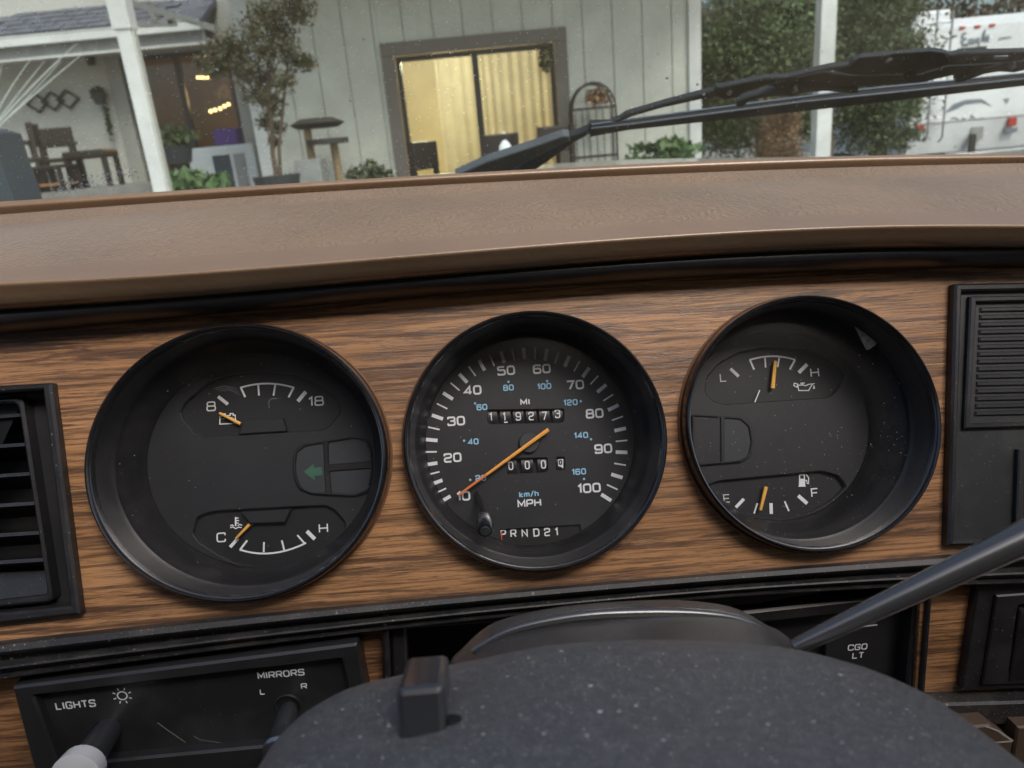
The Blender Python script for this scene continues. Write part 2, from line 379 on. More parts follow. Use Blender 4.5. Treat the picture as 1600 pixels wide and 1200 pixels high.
def leather_mat(name, col, bs=.6):
    m = bpy.data.materials.new(name); m.use_nodes = True; nt = m.node_tree; L = nt.links.new; b = nt.nodes['Principled BSDF']; N_ = nt.nodes.new
    tc = N_('ShaderNodeTexCoord')
    nz = N_('ShaderNodeTexNoise'); nz.inputs['Scale'].default_value = 60; nz.inputs['Detail'].default_value = 3; L(tc.outputs['Object'], nz.inputs['Vector'])
    ad = N_('ShaderNodeMix'); ad.data_type = 'RGBA'; ad.inputs[0].default_value = .012; L(tc.outputs['Object'], ad.inputs[6]); L(nz.outputs[1], ad.inputs[7])
    mp = N_('ShaderNodeMapping'); mp.inputs['Rotation'].default_value = (0, 0, .25); mp.inputs['Scale'].default_value = (1.0, .9, .34); L(ad.outputs[2], mp.inputs[0])
    v = N_('ShaderNodeTexVoronoi'); v.feature = 'DISTANCE_TO_EDGE'; v.inputs['Scale'].default_value = 270; L(mp.outputs[0], v.inputs['Vector'])
    mr = N_('ShaderNodeMapRange'); mr.inputs[1].default_value = 0; mr.inputs[2].default_value = .30; mr.inputs[3].default_value = 1; mr.inputs[4].default_value = 0; L(v.outputs[0], mr.inputs[0])
    n2 = N_('ShaderNodeTexNoise'); n2.inputs['Scale'].default_value = 900; n2.inputs['Detail'].default_value = 3; L(tc.outputs['Object'], n2.inputs['Vector'])
    mm = N_('ShaderNodeMath'); mm.operation = 'MULTIPLY_ADD'; L(n2.outputs[0], mm.inputs[0]); mm.inputs[1].default_value = .35; L(mr.outputs[0], mm.inputs[2])
    bp = N_('ShaderNodeBump'); bp.inputs['Strength'].default_value = bs; bp.inputs['Distance'].default_value = .0003; L(mm.outputs[0], bp.inputs['Height']); L(bp.outputs[0], b.inputs['Normal'])
    n3 = N_('ShaderNodeTexNoise'); n3.inputs['Scale'].default_value = 14; n3.inputs['Detail'].default_value = 5; L(tc.outputs['Object'], n3.inputs['Vector'])
    cr = N_('ShaderNodeValToRGB'); e = cr.color_ramp.elements; e[0].position = .3; e[0].color = (*[c * .88 for c in col], 1); e[1].position = .7; e[1].color = (*[min(1, c * 1.1) for c in col], 1); L(n3.outputs[0], cr.inputs[0]); L(cr.outputs[0], b.inputs['Base Color'])
    b.inputs['Roughness'].default_value = .34; b.inputs['Specular IOR Level'].default_value = .9
    return m
def leaf_mat(name, cols, rough=.55):
    m = bpy.data.materials.new(name); m.use_nodes = True; nt = m.node_tree; L = nt.links.new; b = nt.nodes['Principled BSDF']
    g = nt.nodes.new('ShaderNodeNewGeometry'); cr = nt.nodes.new('ShaderNodeValToRGB'); e = cr.color_ramp.elements
    e[0].color = (*cols[0], 1); e[1].color = (*cols[-1], 1); e[0].position = 0; e[1].position = 1
    for i, c in enumerate(cols[1:-1]): x = e.new((i + 1) / (len(cols) - 1)); x.color = (*c, 1)
    L(g.outputs['Random Per Island'], cr.inputs[0])
    tc = nt.nodes.new('ShaderNodeTexCoord'); no = nt.nodes.new('ShaderNodeTexNoise'); no.inputs['Scale'].default_value = 2.2; no.inputs['Detail'].default_value = 3; L(tc.outputs['Object'], no.inputs['Vector'])
    mr = nt.nodes.new('ShaderNodeMapRange'); mr.inputs[1].default_value = .35; mr.inputs[2].default_value = .65; mr.inputs[3].default_value = .6; mr.inputs[4].default_value = 1.45; L(no.outputs[0], mr.inputs[0])
    mx = nt.nodes.new('ShaderNodeMix'); mx.data_type = 'RGBA'; mx.blend_type = 'MULTIPLY'; mx.inputs[0].default_value = 1; L(cr.outputs[0], mx.inputs[6]); L(mr.outputs[0], mx.inputs[7]); L(mx.outputs[2], b.inputs['Base Color']); b.inputs['Roughness'].default_value = rough
    return m
SPK = [(700, .22), (1500, .2)]
M = {}
M['wood'] = wood_mat()
M['pad'] = leather_mat('tan_vinyl', (.25, .168, .098), 1.0)
M['pad_front'] = leather_mat('tan_vinyl_smooth', (.235, .155, .093), .12)
M['pad_side'] = mat('brown_plastic', (.17, .105, .062), .5, bump=(900, .3))
M['brown_low'] = mat('dark_brown_plastic', (.085, .055, .036), .5, bump=(900, .3), dust=([(900, .2)], (.4, .36, .3), 60, .15, .4))
M['trim'] = mat('black_trim', (.014, .014, .016), .38, bump=(700, .15), dust=(SPK, (.34, .30, .26), 50, .12, .5))
M['trim_clean'] = mat('black_soft_trim', (.020, .020, .022), .38, bump=(900, .12), var=(60, .2))
M['ledge'] = mat('dusty_ledge', (.014, .014, .015), .5, bump=(900, .3), dust=([(500, .3), (1100, .3), (2200, .28)], (.36, .31, .25), 70, .22, .55))
M['gloss'] = mat('gloss_black_ring', (.010, .010, .012), .24, coat=.2, bump=(500, .04), dust=([(1400, .16)], (.4, .38, .34), 80, .06, .45))
M['tube'] = mat('bezel_tube', (.008, .008, .010), .42, bump=(900, .08), dust=([(900, .16), (2200, .2)], (.34, .31, .27), 45, .14, .5))
M['dial'] = mat('dial_black', (.013, .014, .017), .5, bump=(2500, .02), dust=([(1200, .1)], (.4, .4, .4), 60, .03, .5))
M['dial_deep'] = mat('dial_recess', (.009, .010, .012), .5, bump=(2500, .02))
M['lens_grey'] = mat('lamp_window', (.030, .035, .040), .5, bump=(3000, .05))
M['white'] = mat('white_print', (.78, .80, .82), .5)
M['white_dim'] = mat('dim_print', (.60, .60, .60), .55)
M['blue'] = mat('blue_print', (.30, .58, .78), .5)
M['green'] = mat('green_arrow_print', (.035, .12, .075), .6)
M['orange'] = mat('orange_needle', (.92, .40, .06), .45)
M['orange_red'] = mat('orange_red_tip', (.85, .24, .06), .45)
M['amber'] = mat('amber_needle', (.90, .48, .09), .45)
M['redorange'] = mat('red_orange_needle', (.75, .15, .05), .45)
M['wheel'] = mat('counter_wheel', (.02, .02, .022), .45)
M['paper'] = mat('old_tape', (.42, .38, .30), .8, bump=(1200, .8), var=(700, .35))
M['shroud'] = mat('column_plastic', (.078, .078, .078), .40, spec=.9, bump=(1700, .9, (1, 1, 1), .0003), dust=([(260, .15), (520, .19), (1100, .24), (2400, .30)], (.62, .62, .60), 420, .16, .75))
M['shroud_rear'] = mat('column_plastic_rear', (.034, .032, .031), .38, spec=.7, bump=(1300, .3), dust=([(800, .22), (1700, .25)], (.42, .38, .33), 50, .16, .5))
M['knob'] = mat('switch_black', (.028, .030, .034), .3, spec=.9, coat=.4, bump=(900, .05))
M['chrome'] = mat('chrome', (.6, .6, .62), .15, metal=1)
M['steel'] = mat('dull_metal', (.45, .46, .48), .35, metal=1)
M['cap_pale'] = mat('pale_cap', (.74, .76, .78), .25, metal=.25)  # pale base colour stands in for the chrome cap's bright reflection
M['shaft'] = mat('satin_black_shaft', (.045, .046, .048), .27, spec=.9, coat=.8, bump=(300, .05))
M['wiper'] = mat('wiper_black', (.045, .050, .056), .42, bump=(500, .1), dust=([(500, .12)], (.4, .4, .38), 30, .1, .4))
M['wiper_lit'] = mat('wiper_black_lit', (.07, .076, .084), .4, bump=(400, .1))  # paler copy of the wiper black, painted as if lit
M['wiper_grey'] = mat('wiper_grey', (.16, .18, .20), .5, bump=(400, .1), dust=([(500, .2)], (.5, .5, .48), 30, .2, .5))
M['rubber'] = mat('rubber', (.010, .010, .010), .6)
M['rail'] = mat('wiper_rail', (.40, .44, .48), .28, metal=1)
M['cream'] = mat('cream_paint', (.62, .56, .45), .3, coat=.5)
M['speck'] = mat('white_speck', (.95, .95, .93), .6)
M['grey_scuff'] = mat('grey_scuff', (.14, .14, .145), .7)
M['lens'] = thin_glass('clear_lens', (.96, .96, .97), .16, 1.35, film=.012, film_col=(.5, .5, .5), fscale=30)
M['windshield'] = thin_glass('windshield_glass', (.90, .94, .92), 0, 1.2, film=.2, film_col=(.62, .65, .58), fscale=9)  # dirt film, made heavier to paint haze over the view outside
M['dark'] = mat('cavity_black', (.006, .006, .006), .7)

# ================================================================== LARGE STRUCTURE: outside
def wp(px, py, Y):                      # point of the upright plane Y=const that a pixel looks at
    d = W @ Vector((px - 800, 600 - py, -F)); return EYE + d * (Y / d.y)
M['concrete'] = mat('concrete', (.30, .29, .27), .85, bump=(30, .5, (1, 1, 1), .01), var=(3, .2))
M['wall'] = mat('white_siding_paint', (.72, .73, .65), .6, bump=(40, .2, (1, 1, .1), .003), var=(1.2, .07))
M['wallback'] = mat('siding_groove', (.50, .52, .48), .8)
M['wing'] = mat('pale_stucco', (.60, .60, .55), .8, bump=(80, .4, (1, 1, 1), .004), var=(1, .06))
M['whitepaint'] = mat('white_paint', (.80, .82, .80), .45, var=(4, .05))
M['taupe'] = mat('taupe_trim', (.22, .20, .175), .6)
M['casing'] = mat('pale_casing', (.40, .40, .36), .6)
M['darkframe'] = mat('dark_window_frame', (.03, .028, .026), .4)
M['winglass'] = thin_glass('house_glass', (.93, .95, .93), 0, 1.45)
M['curtain'] = mat('beige_curtain', (.66, .60, .46), .85, bump=(60, .3, (1, 1, .1), .004))
M['sheer'] = mat('sheer_curtain', (.66, .62, .52), .85, bump=(60, .3, (1, 1, .1), .004))
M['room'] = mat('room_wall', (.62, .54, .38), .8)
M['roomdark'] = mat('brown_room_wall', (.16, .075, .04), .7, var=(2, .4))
M['shingle'] = mat('grey_shingle', (.15, .16, .19), .85, bump=(60, .6, (1, 1, 1), .01), var=(6, .3))
M['bark'] = mat('bark', (.14, .10, .07), .9, bump=(30, .8, (1, 1, .2), .01), var=(8, .3))
M['ochre'] = mat('dry_earth', (.33, .19, .10), .95, bump=(14, 1, (1, 1, 1), .03), var=(5, .35))
M['rv'] = mat('camper_white', (.86, .88, .90), .3, coat=.4)
M['rvgrey'] = mat('camper_graphic_grey', (.20, .24, .28), .5)
M['red'] = mat('red_plastic', (.55, .05, .03), .3)
M['darkwood'] = mat('dark_furniture', (.035, .026, .022), .45)
M['orangewood'] = mat('orange_board', (.42, .20, .09), .6, var=(6, .2))
M['bluegrey'] = mat('blue_grey_cover', (.06, .08, .10), .6, bump=(20, .4, (1, 1, 1), .01))
M['terracotta'] = mat('dark_pot', (.05, .055, .06), .5)
M['stonegrey'] = mat('grey_planter', (.36, .37, .36), .8, var=(8, .15))
M['purple'] = mat('purple_cloth', (.14, .07, .28), .7)
M['palewood'] = mat('pale_wood', (.45, .32, .18), .7)
M['plush'] = mat('dark_plush', (.07, .065, .06), .95)
M['leaf'] = leaf_mat('leaves_green', [(.055, .085, .035), (.08, .12, .045), (.12, .165, .07), (.065, .10, .045), (.16, .20, .10)])
M['leaf_dark'] = leaf_mat('leaves_dark', [(.03, .045, .022), (.06, .075, .03), (.09, .10, .045)])
M['leaf_brown'] = leaf_mat('leaves_olive', [(.05, .06, .03), (.09, .095, .045), (.13, .10, .05), (.07, .09, .04)])
M['leaf_bright'] = leaf_mat('leaves_bright', [(.06, .12, .045), (.11, .20, .075), (.19, .28, .12), (.04, .08, .03)])
M['leaf_far'] = leaf_mat('leaves_far', [(.07, .06, .045), (.12, .09, .06), (.06, .07, .04), (.16, .11, .085)])
M['blade'] = mat('pale_streak', (.62, .66, .62), .5)

for k_ in ('curtain', 'sheer'):
    nt_ = M[k_].node_tree; o_ = nt_.nodes['Material Output']; b_ = nt_.nodes['Principled BSDF']
    tl_ = nt_.nodes.new('ShaderNodeBsdfTranslucent'); tl_.inputs[0].default_value = (.78, .70, .54, 1) if k_ == 'curtain' else (.75, .68, .52, 1)
    mx_ = nt_.nodes.new('ShaderNodeMixShader'); mx_.inputs[0].default_value = .55
    nt_.links.new(b_.outputs[0], mx_.inputs[1]); nt_.links.new(tl_.outputs[0], mx_.inputs[2]); nt_.links.new(mx_.outputs[0], o_.inputs[0])
def leaves(c, r, n, size, flat=0.0, shell=.35, clumps=0, seed=0):
    """leaf quads in an uneven ellipsoid volume; c centre, r radii"""
    g = np.random.default_rng(seed + 11)
    c = np.array(c, float); r = np.array(r, float)
    if clumps:
        d = g.normal(size=(clumps, 3)); d /= np.linalg.norm(d, axis=1)[:, None]
        cc = d * (shell + (1 - shell) * g.random((clumps, 1))) ** .7 * .85
        k = g.integers(0, clumps, n); s = .10 + .16 * g.random(clumps)
        p = cc[k] + g.normal(size=(n, 3)) * s[k][:, None]
    else:
        d = g.normal(size=(n, 3)); d /= np.linalg.norm(d, axis=1)[:, None]; p = d * (shell + (1 - shell) * g.random((n, 1)))
    p = c + p * r
    a = g.normal(size=(n, 3)); a[:, 2] *= 1 - flat; a /= np.linalg.norm(a, axis=1)[:, None]
    b = np.cross(a, g.normal(size=(n, 3))); b /= np.linalg.norm(b, axis=1)[:, None]
    sz = size * (.6 + .8 * g.random((n, 1)))
    v = np.stack([p - a * sz * .5, p + b * sz * .28, p + a * sz * .5, p - b * sz * .28], 1).reshape(-1, 3)
    f = np.arange(4 * n).reshape(-1, 4)
    return v.tolist(), [tuple(x) for x in f.tolist()]

# ground
solo('ground', WF, box(-60, 60, -8, 90, -.2, 0), M['concrete'], None, None, kind='structure')

# ---- main house: white vertical siding, patio door
Yh = 8.3
hx0 = wp(398, 150, Yh).x; hx1 = wp(1083, 120, Yh).x
top = 3.55
def Zp(px, py, Y): return wp(px, py, Y).z
def Xp(px, py, Y): return wp(px, py, Y).x
house = thing('house', 'white house with vertical board siding and a lit patio door', 'house', WF, ((hx0 + hx1) / 2, Yh, 0))
dx0, dx1 = Xp(628, 180, Yh), Xp(871, 160, Yh); dzt = (Zp(625, 88, Yh) + Zp(866, 66, Yh)) / 2; dzb = dzt - 2.06
tb = .13
# wall shell round the door opening
def wall_with_hole(x0, x1, z0, z1, hx0_, hx1_, hz0, hz1, y0, y1):
    return join(box(x0, hx0_, y0, y1, z0, z1), box(hx1_, x1, y0, y1, z0, z1), box(hx0_, hx1_, y0, y1, hz1, z1), box(hx0_, hx1_, y0, y1, z0, hz0))
part(house, 'wall', wall_with_hole(hx0, hx1, 0, top, dx0 - .02, dx1 + .02, dzb, dzt + .02, Yh, Yh + .15), M['wallback'])
bw = .305; x = hx0 + .10; i = 0
while x < hx1 - .1:
    xe = min(x + bw - .012, hx1 - .06); yy = Yh - .016 - .004 * random.random()
    segs = []
    if xe > dx0 - tb and x < dx1 + tb:
        if x < dx0 - tb - .03: segs.append((x, dx0 - tb - .003, 0, top))
        if xe > dx1 + tb + .03: segs.append((dx1 + tb + .003, xe, 0, top))
        a, b = max(x, dx0 - tb), min(xe, dx1 + tb)
        segs.append((a, b, dzt + tb + .003, top))
    else: segs.append((x, xe, 0, top))
    for s in segs: part(house, 'siding_board', box(s[0], s[1], yy, Yh - .001, s[2], s[3]), M['wall'])
    x += bw; i += 1
part(house, 'corner_trim', box(hx0 - .06, hx0 + .095, Yh - .05, Yh + .16, 0, top), M['whitepaint'])
part(house, 'corner_trim', box(hx1 - .055, hx1 + .07, Yh - .06, Yh + .16, 0, top), M['whitepaint'])
part(house, 'soffit', box(hx0 - .6, hx1 + .5, Yh - 1.5, Yh + .2, top + .003, top + .06), M['wall'])
part(house, 'roof', (lambda g: g)(([(hx0 - .7, Yh - 1.7, top + .02), (hx1 + .6, Yh - 1.7, top + .02), (hx1 + .6, Yh + 3.5, top + 1.6), (hx0 - .7, Yh + 3.5, top + 1.6),
      (hx0 - .7, Yh - 1.7, top + .16), (hx1 + .6, Yh - 1.7, top + .16), (hx1 + .6, Yh + 3.5, top + 1.75), (hx0 - .7, Yh + 3.5, top + 1.75)],
      [(0, 1, 2, 3), (4, 7, 6, 5), (0, 4, 5, 1), (1, 5, 6, 2), (2, 6, 7, 3), (3, 7, 4, 0)])), M['shingle'])
# door casing
for nm, g in (('door_casing', box(dx0 - tb, dx0 - .003, Yh - .05, Yh + .02, dzb, dzt)), ('door_casing', box(dx1 + .003, dx1 + tb, Yh - .05, Yh + .02, dzb, dzt)),
              ('door_casing', box(dx0 - tb, dx1 + tb, Yh - .055, Yh + .02, dzt + .003, dzt + tb))): part(house, nm, g, M['taupe'])
pd = part(house, 'patio_door', join(box(dx0, dx0 + .05, Yh + .03, Yh + .09, dzb, dzt), box(dx1 - .05, dx1, Yh + .03, Yh + .09, dzb, dzt),
      box(dx0 + .05, dx1 - .05, Yh + .03, Yh + .09, dzt - .05, dzt), box(dx0 + .05, dx1 - .05, Yh + .03, Yh + .09, dzb, dzb + .07),
      box((dx0 + dx1) / 2 - .035, (dx0 + dx1) / 2 + .03, Yh + .028, Yh + .088, dzb + .07, dzt - .05)), M['darkframe'])
xm = (dx0 + dx1) / 2
for a, b in ((dx0 + .05, xm - .035), (xm + .03, dx1 - .05)):
    part(house, 'pane', box(a, b, Yh + .055, Yh + .061, dzb + .07, dzt - .05), M['winglass'], parent=pd)
# the lit room behind it
ry1 = Yh + 3.6
room = part(house, 'room', join(box(dx0 - 1.2, dx1 + 1.2, ry1, ry1 + .1, dzb - .05, dzt + .5), box(dx0 - 1.3, dx0 - 1.2, Yh + .16, ry1, dzb - .05, dzt + .5),
      box(dx1 + 1.2, dx1 + 1.3, Yh + .16, ry1, dzb - .05, dzt + .5), box(dx0 - 1.3, dx1 + 1.3, Yh + .16, ry1, dzt + .5, dzt + .6), box(dx0 - 1.3, dx1 + 1.3, Yh + .16, ry1, dzb - .1, dzb - .05)), M['room'])
def curtain(x0, x1, z0, z1, y, amp, per, ns=8):
    n = max(8, int((x1 - x0) / per * ns)); V = []
    for k in range(n + 1):
        xx = x0 + (x1 - x0) * k / n; yy = y + amp * math.sin(2 * math.pi * (xx - x0) / per + .8 * math.sin(xx * 9)) * (1 + .3 * math.sin(xx * 23))
        for zz, dd in ((z0, 1.25), (z1, .7)):
            V.append((xx, y + (yy - y) * dd, zz))
    V2 = []; m = len(V)
    f = [(2 * k, 2 * k + 2, 2 * k + 3, 2 * k + 1) for k in range(n)]
    return V, f
cx = dx0 + .05 + (xm - dx0) * .40
t = solo('curtain', WF, curtain(cx, xm - .02, dzb + .05, dzt + .05, Yh + .30, .012, .11), M['sheer'], 'beige curtain drawn behind the left pane of the lit patio door', 'curtain', smooth=True, fix=False)
t = solo('curtain', WF, curtain(xm + .02, dx1 + .05, dzb + .05, dzt + .05, Yh + .26, .012, .10), M['curtain'], 'beige curtain covering the whole right pane of the lit patio door', 'curtain', smooth=True, fix=False)
def point_light(name, loc, e, col, size=.1):
    d = bpy.data.lights.new(name, 'POINT'); d.energy = e; d.color = col; d.shadow_soft_size = size; o = bpy.data.objects.new(name, d); COL.objects.link(o); o.location = loc; return o
point_light('room_lamp', ((dx0 + dx1) / 2 - .5, Yh + 1.5, dzt + .2), 95, (1, .88, .68), .2)
# ---- table lamp and chairs seen in the patio door
lx = wp(790, 228, Yh + .12)
Yf = Yh - .35
def plain_chair(cx, cy, z0, s, label, name='chair', group=None, ang=0, m=None, arms=False):
    t = thing(name, label, 'chair', Frame((cx, cy, z0), (math.cos(ang), math.sin(ang), 0), (-math.sin(ang), math.cos(ang), 0)), (0, 0, 0), group)
    m = m or M['darkwood']
    for sx in (-1, 1):
        for sy in (-1, 1):
            zt = .43 if sy < 0 else .9
            part(t, 'leg', bar((sx * .21 * s, sy * .2 * s, 0), (sx * .2 * s, sy * .2 * s + (.06 if sy > 0 else 0), zt * s), .045, .045, (0, 1, 0)), m)
    part(t, 'seat', bbox(-.24 * s, .24 * s, -.24 * s, .24 * s, .40 * s, .46 * s, .012), m)
    part(t, 'backrest', bbox(-.22 * s, .22 * s, .20 * s, .25 * s, .62 * s, .90 * s, .015), m)
    if arms:
        for sx in (-1, 1): part(t, 'armrest', join(bbox(sx * .25 * s - .025, sx * .25 * s + .025, -.24 * s, .22 * s, .64 * s, .68 * s, .01), box(sx * .25 * s - .02, sx * .25 * s + .02, -.22 * s, -.18 * s, .46 * s, .64 * s)), m)
    return t
terr = Zp(790, 300, Yf) - .35
a = wp(782, 240, Yh - .45)
plain_chair(a.x, Yh - .45, a.z - .55, .82, 'dark chair in front of the lit patio door beside the white lamp', ang=rad(180))
t = thing('table_lamp', 'white teardrop lantern in front of the lit patio door', 'lamp', WF, (lx.x, Yh - .6, lx.z - .35))
lc = wp(789, 228, Yh - .6)
part(t, 'shade', lathe(lc.x, 0, [(0.002, 0), (.05, .02), (.085, .08), (.08, .13), (.045, .2), (.004, .27)], seg=20) if False else ([(lc.x + r * math.cos(k * math.pi / 10), Yh - .6 + r * math.sin(k * math.pi / 10), lc.z + z) for k in range(20) for r, z in ((.003, -.12), (.055, -.11), (.085, -.05), (.08, 0), (.045, .08), (.004, .14))],
     [(k * 6 + i, ((k + 1) % 20) * 6 + i, ((k + 1) % 20) * 6 + i + 1, k * 6 + i + 1) for k in range(20) for i in range(5)]), mat('frosted_shade', (.8, .85, .85), .4, emit=((.9, 1, 1), .25)), smooth=True)
part(t, 'stem', tube([(lc.x, Yh - .6, lc.z - .45), (lc.x, Yh - .6, lc.z - .12)], .018), M['darkwood'])
part(t, 'base', tube([(lc.x, Yh - .6, lc.z - .48), (lc.x, Yh - .6, lc.z - .45)], .08), M['darkwood'])
# porch deck raised in front of the house
deck_z = a.z - .55
solo('porch_deck', WF, box(hx0 - .2, hx1 + .1, Yh - 1.6, Yh - .06, .001, deck_z), M['concrete'], None, None, kind='structure')
solo('side_table', WF, join(box(lc.x - .2, lc.x + .2, Yh - .8, Yh - .4, lc.z - .52, lc.z - .482), *[box(lc.x + sx * .17 - .02, lc.x + sx * .17 + .02, Yh - .6 + sy * .16 - .02, Yh - .6 + sy * .16 + .02, deck_z, lc.z - .52) for sx in (-1, 1) for sy in (-1, 1)]), M['darkwood'], 'small dark table carrying the white lantern', 'table')
# second high back chair left
a = wp(694, 255, Yh - .7); plain_chair(a.x, Yh - .75, deck_z - .12, .95, 'slim dark chair near the left pane of the patio door', ang=rad(60))
a = wp(856, 245, Yh - .5); plain_chair(a.x, Yh - .55, deck_z, .85, 'dark chair at the right edge of the patio door', ang=rad(200))

# ---- arched plant rack at right of the door
Yr = Yh - .4
t = thing('plant_rack', 'black iron arched plant rack with dried flowers on it', 'rack', WF, (Xp(928, 200, Yr), Yr, deck_z))
c0 = wp(928, 172, Yr); rw = .22
for dy in (0, .22):
    pts = [(c0.x - rw, Yr + dy, deck_z), (c0.x - rw, Yr + dy, c0.z)] + [(c0.x - rw * math.cos(k * math.pi / 10), Yr + dy, c0.z + .26 * math.sin(k * math.pi / 10)) for k in range(1, 10)] + [(c0.x + rw, Yr + dy, c0.z), (c0.x + rw, Yr + dy, deck_z)]
    part(t, 'frame', tube(pts, .012, 8), M['darkwood'])
for zz in (c0.z + .02, c0.z - .45, c0.z - .9):
    if zz > deck_z: part(t, 'shelf', join(*[box(c0.x - rw, c0.x + rw, Yr + k * .05, Yr + k * .05 + .02, zz - .01, zz + .01) for k in range(5)]), M['darkwood'])
for k in range(6): part(t, 'bar', tube([(c0.x - rw + .07 * k + .03, Yr, c0.z - .9), (c0.x - rw + .07 * k + .03, Yr, c0.z)], .005, 6), M['darkwood'])
solo('dried_flowers', WF, leaves((c0.x + .05, Yr + .1, c0.z + .12), (.14, .1, .09), 260, .05, seed=3), leaf_mat('dried', [(.16, .07, .03), (.30, .16, .07), (.5, .42, .32)]), 'brown and cream dried flowers on the arched rack', 'flowers', fix=False)
g = leaves((Xp(1030, 240, Yh - .9), Yh - .9, Zp(1030, 240, Yh - .9)), (.45, .25, .13), 700, .09, clumps=18, seed=5)
solo('green_plant', WF, g, M['leaf_bright'], 'bright green low plants at the foot of the white siding', 'plant', fix=False)
# wall fixtures
a = wp(870, 75, Yh - .1)
solo('hanging_fern', WF, leaves((Xp(852, 92, Yh - .2), Yh - .2, Zp(852, 92, Yh - .2)), (.07, .07, .16), 160, .05, seed=8), M['leaf_dark'], 'small fern hanging at the upper right corner of the patio door', 'plant', fix=False)

# ---- left wing with dark sliding door (farther)
Yw = 12.0
wx0, wx1 = Xp(-260, 200, Yw), Xp(500, 150, Yw); wtop = Zp(200, 62, Yw) + .25
wing = thing('house_wing', 'pale rear wing of the house with dark sliding door and grey shingle roof', 'house', WF, ((wx0 + wx1) / 2, Yw, 0))
sx0, sx1 = Xp(205, 170, Yw), Xp(372, 160, Yw); szt = Zp(250, 84, Yw); szb = Zp(250, 282, Yw)
part(wing, 'wall', wall_with_hole(wx0, wx1, 0, wtop + .6, sx0, sx1, szb, szt, Yw, Yw + .15), M['wing'])
wallpart = wing
for g in (box(sx0 - .22, sx0 - .003, Yw - .04, Yw - .001, szb, szt), box(sx1 + .003, sx1 + .16, Yw - .04, Yw - .001, szb, szt), box(sx0 - .22, sx1 + .16, Yw - .045, Yw - .001, szt + .003, szt + .16)):
    part(wing, 'door_casing', g, M['casing'])
sd_ = part(wing, 'sliding_door', join(box(sx0, sx0 + .07, Yw + .03, Yw + .1, szb, szt), box(sx1 - .07, sx1, Yw + .03, Yw + .1, szb, szt), box(sx0 + .07, sx1 - .07, Yw + .03, Yw + .1, szt - .07, szt),
      box(sx0 + .07, sx1 - .07, Yw + .03, Yw + .1, szb, szb + .08), box((sx0 + sx1) / 2 - .04, (sx0 + sx1) / 2 + .04, Yw + .028, Yw + .098, szb + .08, szt - .07)), M['darkframe'])
sm_ = (sx0 + sx1) / 2
for a, b in ((sx0 + .07, sm_ - .04), (sm_ + .04, sx1 - .07)): part(wing, 'pane', box(a, b, Yw + .06, Yw + .066, szb + .08, szt - .07), M['winglass'], parent=sd_)
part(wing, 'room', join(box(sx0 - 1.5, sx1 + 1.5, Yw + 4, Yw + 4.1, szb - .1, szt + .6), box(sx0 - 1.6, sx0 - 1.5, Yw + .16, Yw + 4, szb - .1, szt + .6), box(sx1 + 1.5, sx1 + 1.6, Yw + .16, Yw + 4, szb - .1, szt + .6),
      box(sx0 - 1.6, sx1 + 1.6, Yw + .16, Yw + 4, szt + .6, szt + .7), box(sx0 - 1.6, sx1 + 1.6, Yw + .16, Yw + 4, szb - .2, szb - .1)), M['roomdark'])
# roof of the wing with gutter, shingles in courses
Yg = 11.2
gz = Zp(100, 60, Yg); gx0, gx1 = Xp(-250, 60, Yg), Xp(318, 45, Yg)
rp = part(wing, 'roof', bar(((gx0 + gx1) / 2, Yg, gz + .05), ((gx0 + gx1) / 2, Yg + 4, gz + 2.0), gx1 - gx0, .08, (0, 0, 1)), M['shingle'])
sl = Vector((0, 4, 1.95)).normalized(); nr = Vector((0, -sl.z, sl.y))
shg = []
smesh = None; cnt = 0
for row in range(8):
    base = Vector((0, Yg - .02, gz + .10)) + sl * (.19 * row)
    x = gx0 + (row % 2) * .16
    while x < gx1 - .3:
        if Xp(235, 30, Yg) > x and x > Xp(-60, 30, Yg):
            w_ = .31; lift = .012 + .01 * random.random()
            p0 = base + Vector((x, 0, 0)) + nr * lift; q = sl * .21
            V = [p0, p0 + Vector((w_, 0, 0)), p0 + Vector((w_, 0, 0)) + q - nr * .012, p0 + q - nr * .012]
            V += [v - nr * .012 for v in V]
            if cnt < 300: part(wing, 'shingle', (V, [(0, 1, 2, 3), (7, 6, 5, 4), (0, 4, 5, 1), (1, 5, 6, 2), (2, 6, 7, 3), (3, 7, 4, 0)]), M['shingle'], parent=rp); cnt += 1
        x += .33
part(wing, 'gutter', join(box(gx0, gx1, Yg - .14, Yg - .02, gz - .06, gz + .05), box(gx0, gx1, Yg - .15, Yg - .13, gz + .05, gz + .065)), M['whitepaint'])
part(wing, 'fascia_board', box(gx0, gx1, Yg - .019, Yg + .02, gz - .20, gz + .04), M['stonegrey'])
part(wing, 'drip_edge', box(gx0, gx1, Yg - .04, Yg - .02, gz - .23, gz - .203), M['whitepaint'])
part(wing, 'soffit', box(gx0, gx1, Yg + .021, Yw - .002, gz - .16, gz - .13), M['wing'])
wdeck = Zp(150, 292, Yw - .6)
solo('rear_deck', WF, box(wx0, wx1, 9.9, Yw - .05, .001, wdeck), M['concrete'], None, None, kind='structure')
